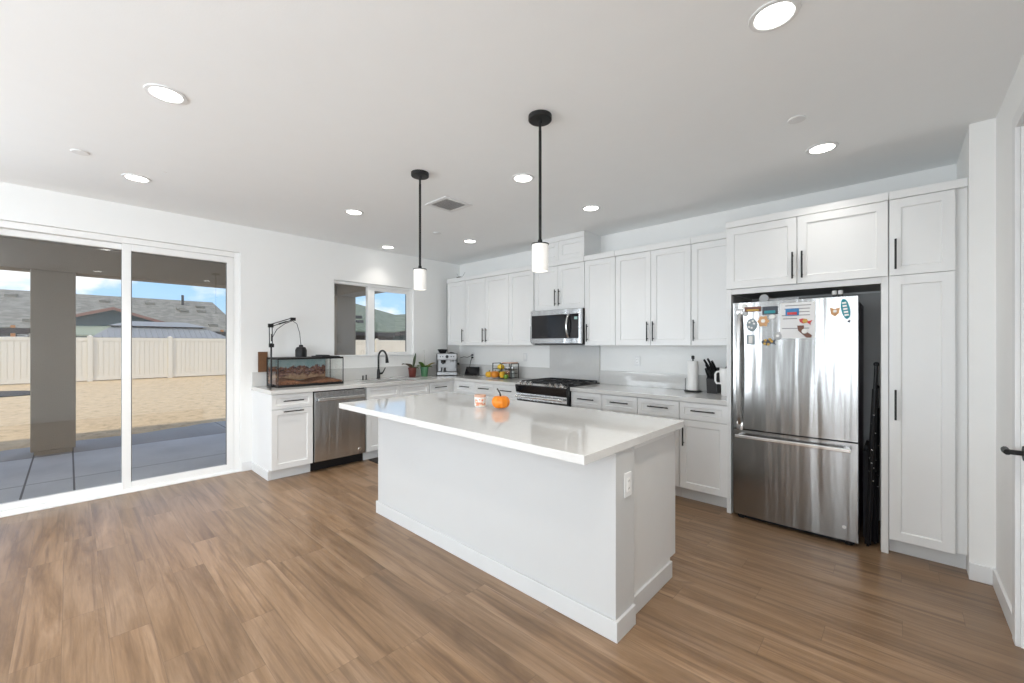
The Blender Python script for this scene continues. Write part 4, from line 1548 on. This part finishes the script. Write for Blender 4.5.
m = MB().tube([P(-2.795, CZ), P(-2.795, 1.39)], .009, 10).box(-.03, .03, P(-2.795, 0)[1] - .022, P(-2.795, 0)[1] + .012, 0, .012, .002)
m.build('post', 'black_metal', la, True)
m = MB()
for o_ in (-.014, .014):
    m.tube([P(-2.797 + o_, 1.355), P(-2.800 + o_, 1.575)], .005, 8)
m.box(-.012, .012, P(-2.80, 0)[1] - .016, P(-2.80, 0)[1] + .03, 1.345 - CZ, 1.385 - CZ).box(-.012, .012, P(-2.825, 0)[1], P(-2.775, 0)[1], 1.560 - CZ, 1.600 - CZ)
m.tube([P(-2.79, 1.41), P(-2.79, 1.49)], .008, 8)
m.build('lower_arm', 'black_metal', la, True)
m = MB()
for o_ in (-.012, .012):
    m.tube([P(-2.805, 1.580 + o_), P(-2.585, 1.660 + o_)], .005, 8)
m.tube([P(-2.72, 1.60), P(-2.64, 1.63)], .008, 8)
m.box(-.012, .012, P(-2.60, 0)[1], P(-2.55, 0)[1], 1.643 - CZ, 1.677 - CZ)
m.build('upper_arm', 'black_metal', la, True)
m = MB().tube([P(-2.785, 1.45), P(-2.74, 1.54), P(-2.66, 1.605), P(-2.58, 1.64), P(-2.535, 1.61), P(-2.505, 1.51), P(-2.49, 1.36)], .0035, 8)
m.build('cord', 'black_metal', la, True)
m = MB().lathe([(.058, 1.2365 - CZ), (.060, 1.26 - CZ), (.060, 1.315 - CZ), (.045, 1.345 - CZ), (.022, 1.352 - CZ), (.020, 1.372 - CZ), (.0, 1.374 - CZ)], P(-2.49, CZ), 26)
m.build('dome_shade', 'black_plastic', la, True)
m = MB().tube([(.245, -2.875, CZ + .004), (.36, -2.89, CZ + .004), (.47, -2.90, CZ + .005), (.56, -2.945, CZ + .005)], .004, 8)
tag(m.build('electric_cable', 'black_plastic', None, True), 'black power cord lying across the left end of the counter', 'cord')
m = MB().box(.0225, .034, -2.90, -2.805, 1.0705, 1.295, .002, 1)
# rests on the backsplash edge
tag(m.build('wood_board', 'brown_board'), 'brown wood panel on the wall behind the lamp post', 'board')
# white bottle / filter jars at the tank's left end
for i, (x, y, hgt) in enumerate(((.30, -2.735, .25), (.13, -2.735, .22))):
    pass

# ---- orchids
def orchid(x, y, pot, rz, label, leaves, stick):
    o = thing('potted_orchid', label, 'potted plant', (x, y, CZ), rz)
    MB().lathe([(.042, 0), (.046, .004), (.056, .11), (.060, .112), (.060, .135), (.054, .135), (.052, .118), (0, .118)], (0, 0, 0), 26).build('pot', pot, o, True)
    for (d, L, W2, rise, droop, mt) in leaves:
        MB().leaf((d[0] * .01, d[1] * .01, .117), d, L, W2 * 1.5, rise * 1.25, droop, 8, .004).build('leaf', mt, o, True, 80)
    if stick:
        MB().tube([(.01, .0, .117), (.012, -.01, .30), (.01, -.015, .385)], .003, 8).build('stake', 'cable_grey', o, True)
    return o


orchid(.13, -.98, 'red_clay', 0, 'orchid with bronze leaves in a dark red pot below the window',
       [((.25, -1), .20, .05, .15, .12, 'leaf_bronze'), ((.35, -.9), .10, .045, .10, .05, 'leaf_dark'), ((.1, 1), .045, .05, .19, .01, 'leaf_dark'), ((1, .5), .09, .045, .05, .06, 'leaf_dark')], False)
orchid(.13, -.775, 'green_glaze', 0, 'orchid with green leaves and thin stake in a green pot',
       [((.3, -1), .14, .06, .09, .08, 'leaf_green'), ((.5, 1), .15, .06, .10, .05, 'leaf_yellow'), ((.1, -1), .09, .065, .10, .03, 'leaf_green'), ((1, .2), .10, .05, .07, .05, 'leaf_green'), ((.15, 1), .12, .05, .05, .05, 'leaf_green')], True)

# ---- espresso machine
em = thing('espresso_machine', 'silver espresso machine with black bean hopper in the counter corner', 'espresso machine', (.296, -.49, CZ), radians(51))
em.scale = (1.03, 1.0, 1.08)
w2, dp = .142, .215
MB().box(-w2, w2, .085, dp, .0, .285, .005).box(-w2, w2, .0, dp, .215, .305, .006).build('body', 'steel_machine', em)
MB().box(-w2 - .008, -w2, -.005, dp, 0, .300, .003).box(w2, w2 + .008, -.005, dp, 0, .300, .003).build('side_trim', 'black_plastic', em)
MB().box(-w2, w2, -.004, .0845, .006, .05, .004).build('drip_tray', 'steel_machine', em)
MB().box(-w2 + .005, w2 - .005, .005, .080, .05, .054).build('tray_grate', 'black_plastic', em)
MB().box(-w2 + .008, w2 - .008, -.004, .0, .222, .298).build('control_panel', 'steel_machine', em)
m = MB()
m.lathe([(.022, -.004), (.022, -.012), (.0, -.013)], (.0, 0, .262), 20, 'y')
for q in (-.095, -.06, .06, .095):
    m.lathe([(.008, -.004), (.008, -.009), (.0, -.0095)], (q, 0, .262), 14, 'y')
m.build('gauge', 'black_plastic', em)
m = MB().lathe([(.030, .172), (.033, .18), (.033, .2145)], (-.055, .045, 0), 20).tube([(-.055, .045, .18), (-.055, -.03, .176), (-.055, -.075, .172)], [.010, .011, .013], 12)
m.build('portafilter', 'black_plastic', em, True)
m = MB().lathe([(.022, .19), (.022, .2145)], (.07, .045, 0), 16).tube([(.118, .03, .212), (.122, .015, .16), (.118, .0, .10)], .005, 8)
m.build('steam_wand', 'steel_machine', em, True)
MB().lathe([(.030, .0545), (.030, .06), (.036, .11), (.033, .11), (.028, .062), (0, .06)], (-.055, .043, 0), 18).build('milk_jug', 'steel_machine', em, True)
m = MB().lathe([(.040, .3055), (.045, .31), (.070, .352), (.072, .362), (.0, .366)], (-.065, .10, 0), 24)
m.build('bean_hopper', 'black_plastic', em, True)
m = MB().lathe([(.030, .3055), (.030, .318), (.0, .322)], (.065, .10, 0), 18).box(.02, .12, .05, .17, .3055, .312)
m.build('cup_warmer', 'black_plastic', em)
m = MB().lathe([(.016, 0), (.016, .026), (.0, .027)], (w2 + .0085, .05, .16), 16, 'x')
m.build('steam_knob', 'black_plastic', em, True)

# plugs and cords on the corner outlet
for i, z in enumerate((1.214, 1.176)):
    m = MB().box(.319, .349, -.036, -.0095, z - .012, z + .012, .004, 1)
    if i == 0:
        m.tube([(.322, -.026, z), (.30, -.04, z - .02), (.255, -.06, 1.175), (.20, -.08, 1.185), (.13, -.10, 1.165)], .0035, 8)
    else:
        m.tube([(.328, -.028, z - .01), (.315, -.04, 1.12), (.30, -.05, 1.03), (.32, -.06, .96), (.345, -.075, .93)], .0035, 8)
    tag(m.build('power_plug', 'black_plastic', None, True), ['upper black plug and cord in the corner outlet, feeding the espresso machine', 'lower black plug and cord in the corner outlet, feeding the smart display'][i], 'plug', 'black plugs in the corner outlet')

# ---- smart display
sd = thing('smart_display', 'small tilted black smart display on the counter beside the espresso machine', 'smart display', (.475, -.16, CZ), radians(25))
m = MB().prism([(-.105, -.055, 0), (-.105, .03, 0), (-.105, .055, .115), (-.105, .04, .122), (-.105, -.03, .022)], (.21, 0, 0))
m.build('case', 'black_plastic', sd)
m = MB().prism([(-.10, -.0285, .0275), (-.10, .0365, .1195), (-.10, .0355, .1205), (-.10, -.0295, .0285)], (.20, 0, 0))
m.build('screen', 'screen_black', sd)

# ---- fruit basket and what is in it
bx0, bx1, by0, by1, bh = 1.050, 1.40, -.275, -.125, .205
bk = thing('wire_basket', 'black wire basket with two bays on the counter left of the stove', 'basket', (0, 0, CZ))
m = MB()
for z in (.012, .07, .125):
    m.tube([(bx0, by0, z), (bx1, by0, z)], .003, 6).tube([(bx0, by1, z), (bx1, by1, z)], .003, 6)
    for x in (bx0, (bx0 + bx1) / 2, bx1):
        m.tube([(x, by0, z), (x, by1, z)], .003, 6)
for k in range(12):
    x = bx0 + (bx1 - bx0) * k / 11
    m.tube([(x, by0, .012), (x, by1, .012)], .002, 6)
    m.tube([(x, by1, .012), (x, by1, .125)], .002, 6)
m.build('wire_body', 'black_metal', bk)
for x in (bx0, (bx0 + bx1) / 2, bx1):
    m = MB()
    for y in (by0, by1):
        m.tube([(x, y, 0), (x, y, bh)], .0065, 8)
    m.tube([(x, by0, bh - .004), (x, by1, bh - .004)], .005, 8)
    m.build('post', 'black_metal', bk)
MB().box(bx0 + (bx1 - bx0) / 2 + .012, bx1 - .012, by0 - .004, by1 + .004, bh + .001, bh + .014, .003).build('top_board', 'candle_lid', bk)


def fruit(name, x, y, z, r, mt, sc, label, cat, lobes=0, stem=True, grp='gourds and fruit by the wire basket'):
    o = thing(name, label, cat, (x, y, z), 0, grp)
    MB().ball((0, 0, r * sc[2]), r, *sc, 16, 12, lobes, .12 if lobes else 0).build('skin', mt, o, True, 80)
    if stem:
        MB().tube([(0, 0, r * sc[2] * 1.75), (.004, .002, r * sc[2] * 2.2)], [.006, .004], 8).build('stem', 'stem_dark', o, True)
    return o


fruit('gourd', 1.055, -.345, CZ, .056, 'gourd_yellow', (1, 1, .88), 'yellow-orange ribbed gourd at the left end in front of the wire basket', 'gourd', 8)
fruit('gourd', 1.18, -.36, CZ, .060, 'gourd_orange', (1, 1, .92), 'orange ribbed gourd in front of the wire basket, right of the yellow one', 'gourd', 8)
fruit('gourd', 1.285, -.33, CZ, .036, 'gourd_yellow', (1, 1, 1.5), 'small upright yellow gourd right of the orange gourd', 'gourd', 6)
fruit('lime', 1.36, -.33, CZ, .034, 'gourd_green', (1, 1, .95), 'green fruit on the counter in front of the wire basket', 'fruit', 0)
zb = CZ + .0152
fruit('gourd', 1.093, -.197, zb, .039, 'gourd_green', (1, 1, 1), 'green gourd inside the left bay of the wire basket, at the bottom left', 'gourd', 0)
fruit('lemon', 1.177, -.197, zb, .039, 'lemon', (1, 1, 1), 'yellow lemon inside the left bay of the wire basket, at the bottom right', 'lemon', 0)
fruit('lemon', 1.135, -.20, zb + .092, .046, 'lemon', (1.25, 1, .9), 'yellow lemon topmost in the left bay of the wire basket', 'lemon', 0)
for i, (x, mt, lid) in enumerate(((1.270, 'peach', 'plate_white'), (1.355, 'clear_plastic', 'steel_plain'))):
    j = thing('storage_jar', ['glass jar with peach colored contents in the right bay of the basket', 'grey glass jar at the right end of the wire basket'][i], 'jar', (x, -.20, zb), 0, 'jars in the wire basket')
    MB().lathe([(.034, 0), (.036, .004), (.036, .105), (.030, .115), (.030, .12)], (0, 0, 0), 20).build('glass_body', 'glass_jar', j, True)
    MB().lathe([(.033, .002), (.035, .006), (.035, .085), (0, .09)], (0, 0, 0), 18).build('contents', mt, j, True)
    MB().lathe([(.033, .1205), (.033, .14), (.0, .142)], (0, 0, 0), 20).build('lid', lid, j, True)

# ---- paper towel, knife block, tumbler
pt = thing('paper_towel_holder', 'black paper towel stand with white roll on the right counter', 'paper towel holder', (3.73, -.155, CZ))
MB().lathe([(.078, 0), (.080, .003), (.080, .012), (.074, .015)], (0, 0, 0), 30).build('base', 'black_metal', pt, True)
MB().lathe([(.0075, .0145), (.0075, .318), (.014, .320), (.015, .345), (.010, .352), (0, .353)], (0, 0, 0), 16).build('post', 'black_metal', pt, True)
MB().lathe([(.021, .016), (.049, .016), (.049, .300), (.021, .300)], (0, 0, 0), 32, close=True).build('towel_roll', 'towel_paper', pt, True)
m = MB().tube([(-.066, -.02, .013), (-.066, -.02, .125), (-.060, -.02, .128)], .0035, 8)
m.build('tension_arm', 'black_metal', pt, True)

kb = thing('knife_block', 'black knife block full of black handled knives on the right counter', 'knife block', (3.918, -.14, CZ))
kb.scale = (1, 1, 1.22)
m = MB().prism([(-.045, -.055, 0), (-.045, .075, 0), (-.045, .09, .13), (-.045, .015, .20), (-.045, -.075, .11)], (.09, 0, 0))
m.build('block', 'block_black', kb)
ax = Vector((0, -.63, .78))
for i, (x, t_, L) in enumerate(((-.028, .75, .11), (0, .8, .115), (.028, .72, .10), (-.022, .45, .095), (.010, .45, .10), (-.03, .18, .085), (.0, .16, .085), (.03, .2, .08))):
    c0 = Vector((x, -.075 + .09 * t_, .11 + .09 * t_))
    lean = ax + Vector((-.35 + .05 * i, 0, 0))
    lean.normalize()
    m = MB().tube([c0 - lean * .006, c0 + lean * L * .5, c0 + lean * L], [.0085, .0105, .009], 8)
    m.build('knife_handle', 'black_plastic', kb, True)
sc = thing('scissors', 'black handled kitchen shears sticking up behind the white tumbler', 'scissors', (4.045, -.085, CZ))
m = MB().box(-.006, .006, -.002, .002, 0, .19)
m.build('blades', 'steel_plain', sc)
m = MB()
for s_ in (-1, 1):
    m.tube([(s_ * .022 + .018 * cos(a), 0, .222 + .032 * sin(a)) for a in [2 * pi * k / 16 for k in range(17)]], .004, 8)
m.build('handles', 'black_plastic', sc, True)
tb = thing('tumbler', 'white handled tumbler on the right counter against the refrigerator panel', 'tumbler', (4.06, -.275, CZ), 0)
MB().lathe([(.034, 0), (.036, .003), (.037, .085), (.046, .11), (.052, .225), (.050, .232)], (0, 0, 0), 28).build('cup', 'mug_white', tb, True)
MB().lathe([(.0505, .2325), (.0505, .243), (.0, .246)], (0, 0, 0), 28).build('lid', 'mug_white', tb, True)
m = MB().tube([(-.047, -.01, .215), (-.070, -.02, .212), (-.080, -.025, .19), (-.080, -.025, .13), (-.070, -.02, .108), (-.043, -.01, .108)], .009, 10)
m.build('handle', 'mug_white', tb, True)

# ---- island objects
ca = thing('candle', 'small white candle jar with orange label and lid on the island', 'candle', (2.925, -2.235, CZ))
MB().lathe([(.040, 0), (.043, .003), (.043, .070)], (0, 0, 0), 32).build('jar', 'candle_white', ca, True)
m = MB()
for k in range(22):
    a0, a1 = radians(-100 + k * 8.2), radians(-100 + (k + 1) * 8.2)
    m.face([(.0434 * cos(a0), .0434 * sin(a0), .008), (.0434 * cos(a1), .0434 * sin(a1), .008), (.0434 * cos(a1), .0434 * sin(a1), .058), (.0434 * cos(a0), .0434 * sin(a0), .058)])
m.build('label', 'candle_label', ca, True)
MB().lathe([(.0425, .0705), (.0435, .072), (.0435, .086), (.040, .088), (0, .089)], (0, 0, 0), 32).build('lid', 'candle_lid', ca, True)
pk = thing('pumpkin', 'small orange pumpkin with thin dark stem on the island', 'pumpkin', (3.125, -2.22, CZ))
MB().ball((0, 0, .050), .062, 1, 1, .86, 40, 20, 10, .14).build('skin', 'pumpkin_orange', pk, True, 80)
MB().tube([(0, 0, .085), (-.004, -.006, .115), (-.016, -.014, .138), (-.020, -.016, .145)], [.007, .005, .0045, .006], 8).build('stem', 'stem_dark', pk, True)

# ---- floor mat at the sink
m = MB().box(.60, 1.06, -1.90, -1.15, .0005, .014, .005)
tag(m.build('floor_mat', 'mat_dark'), 'dark kitchen mat on the floor in front of the sink cabinet', 'mat')

# ---- folded tripods in the gap beside the refrigerator
def tripod(x0, y0, x1, y1, zt, label):
    t_ = thing('folded_tripod', label, 'tripod', (x0, y0, 0), 0)
    top = Vector((x1 - x0, y1 - y0, zt))
    ax_ = top.normalized()
    for k in range(3):
        a = 2 * pi * k / 3 + .5
        off = Vector((cos(a) * .013, sin(a) * .02, 0))
        m = MB().tube([off + ax_ * .008, off * .95 + top * .42], .0068, 8)
        m.tube([off * .95 + top * .42, off * .7 + top * .86], .0088, 8)
        lg = m.build('leg', 'black_plastic', t_, True)
        for q in (.36, .43, .62):
            m = MB().ball(off * .95 + top * (q + .05 * k) + Vector((0, -.010, 0)), .0055, u=8, v=6)
            m.build('clamp', 'steel_plain', lg, True)
    MB().tube([top * .80, top], [.012, .010], 10).build('center_column', 'black_plastic', t_, True)
    MB().ball(top + Vector((0, 0, -.004)), .016, u=12, v=8).build('head', 'black_plastic', t_, True)


tripod(5.048, -.605, 5.092, -.585, 1.245, 'taller folded black tripod leaning in the gap right of the refrigerator')
tripod(5.083, -.53, 5.088, -.44, 1.08, 'shorter folded black tripod standing by the gap panel near the pantry')
m = MB().box(5.0165, 5.05, -.47, -.20, .0005, .62, .008)
m.box(5.022, 5.045, -.44, -.23, .62, .655, .006)
tag(m.build('fabric_case', 'fabric_black'), 'black case standing deep in the gap right of the refrigerator', 'case')

# ---- cable and camera at the far upper cabinet
m = MB()
m.tube([(.118, -.30, 2.376), (.112, -.345, 2.37), (.110, -.35, 2.25), (.114, -.348, 2.0), (.107, -.35, 1.8), (.113, -.348, 1.55), (.108, -.345, 1.37), (.10, -.33, 1.30), (.075, -.30, 1.15)], .0045, 8)
tag(m.build('cable', 'cable_grey', None, True), 'grey cable hanging down the side of the far left upper cabinet', 'cable')
cm = thing('router', 'small black device with antennas on top of the far left upper cabinet', 'router', (.30, -.25, CRZ + .0005))
MB().box(-.045, .045, -.03, .03, 0, .035, .006).build('case', 'black_plastic', cm)
for s_ in (-1, 1):
    MB().tube([(s_ * .035, .02, .03), (s_ * .10, .025, .10)], .0025, 6).build('antenna', 'cable_grey', cm)
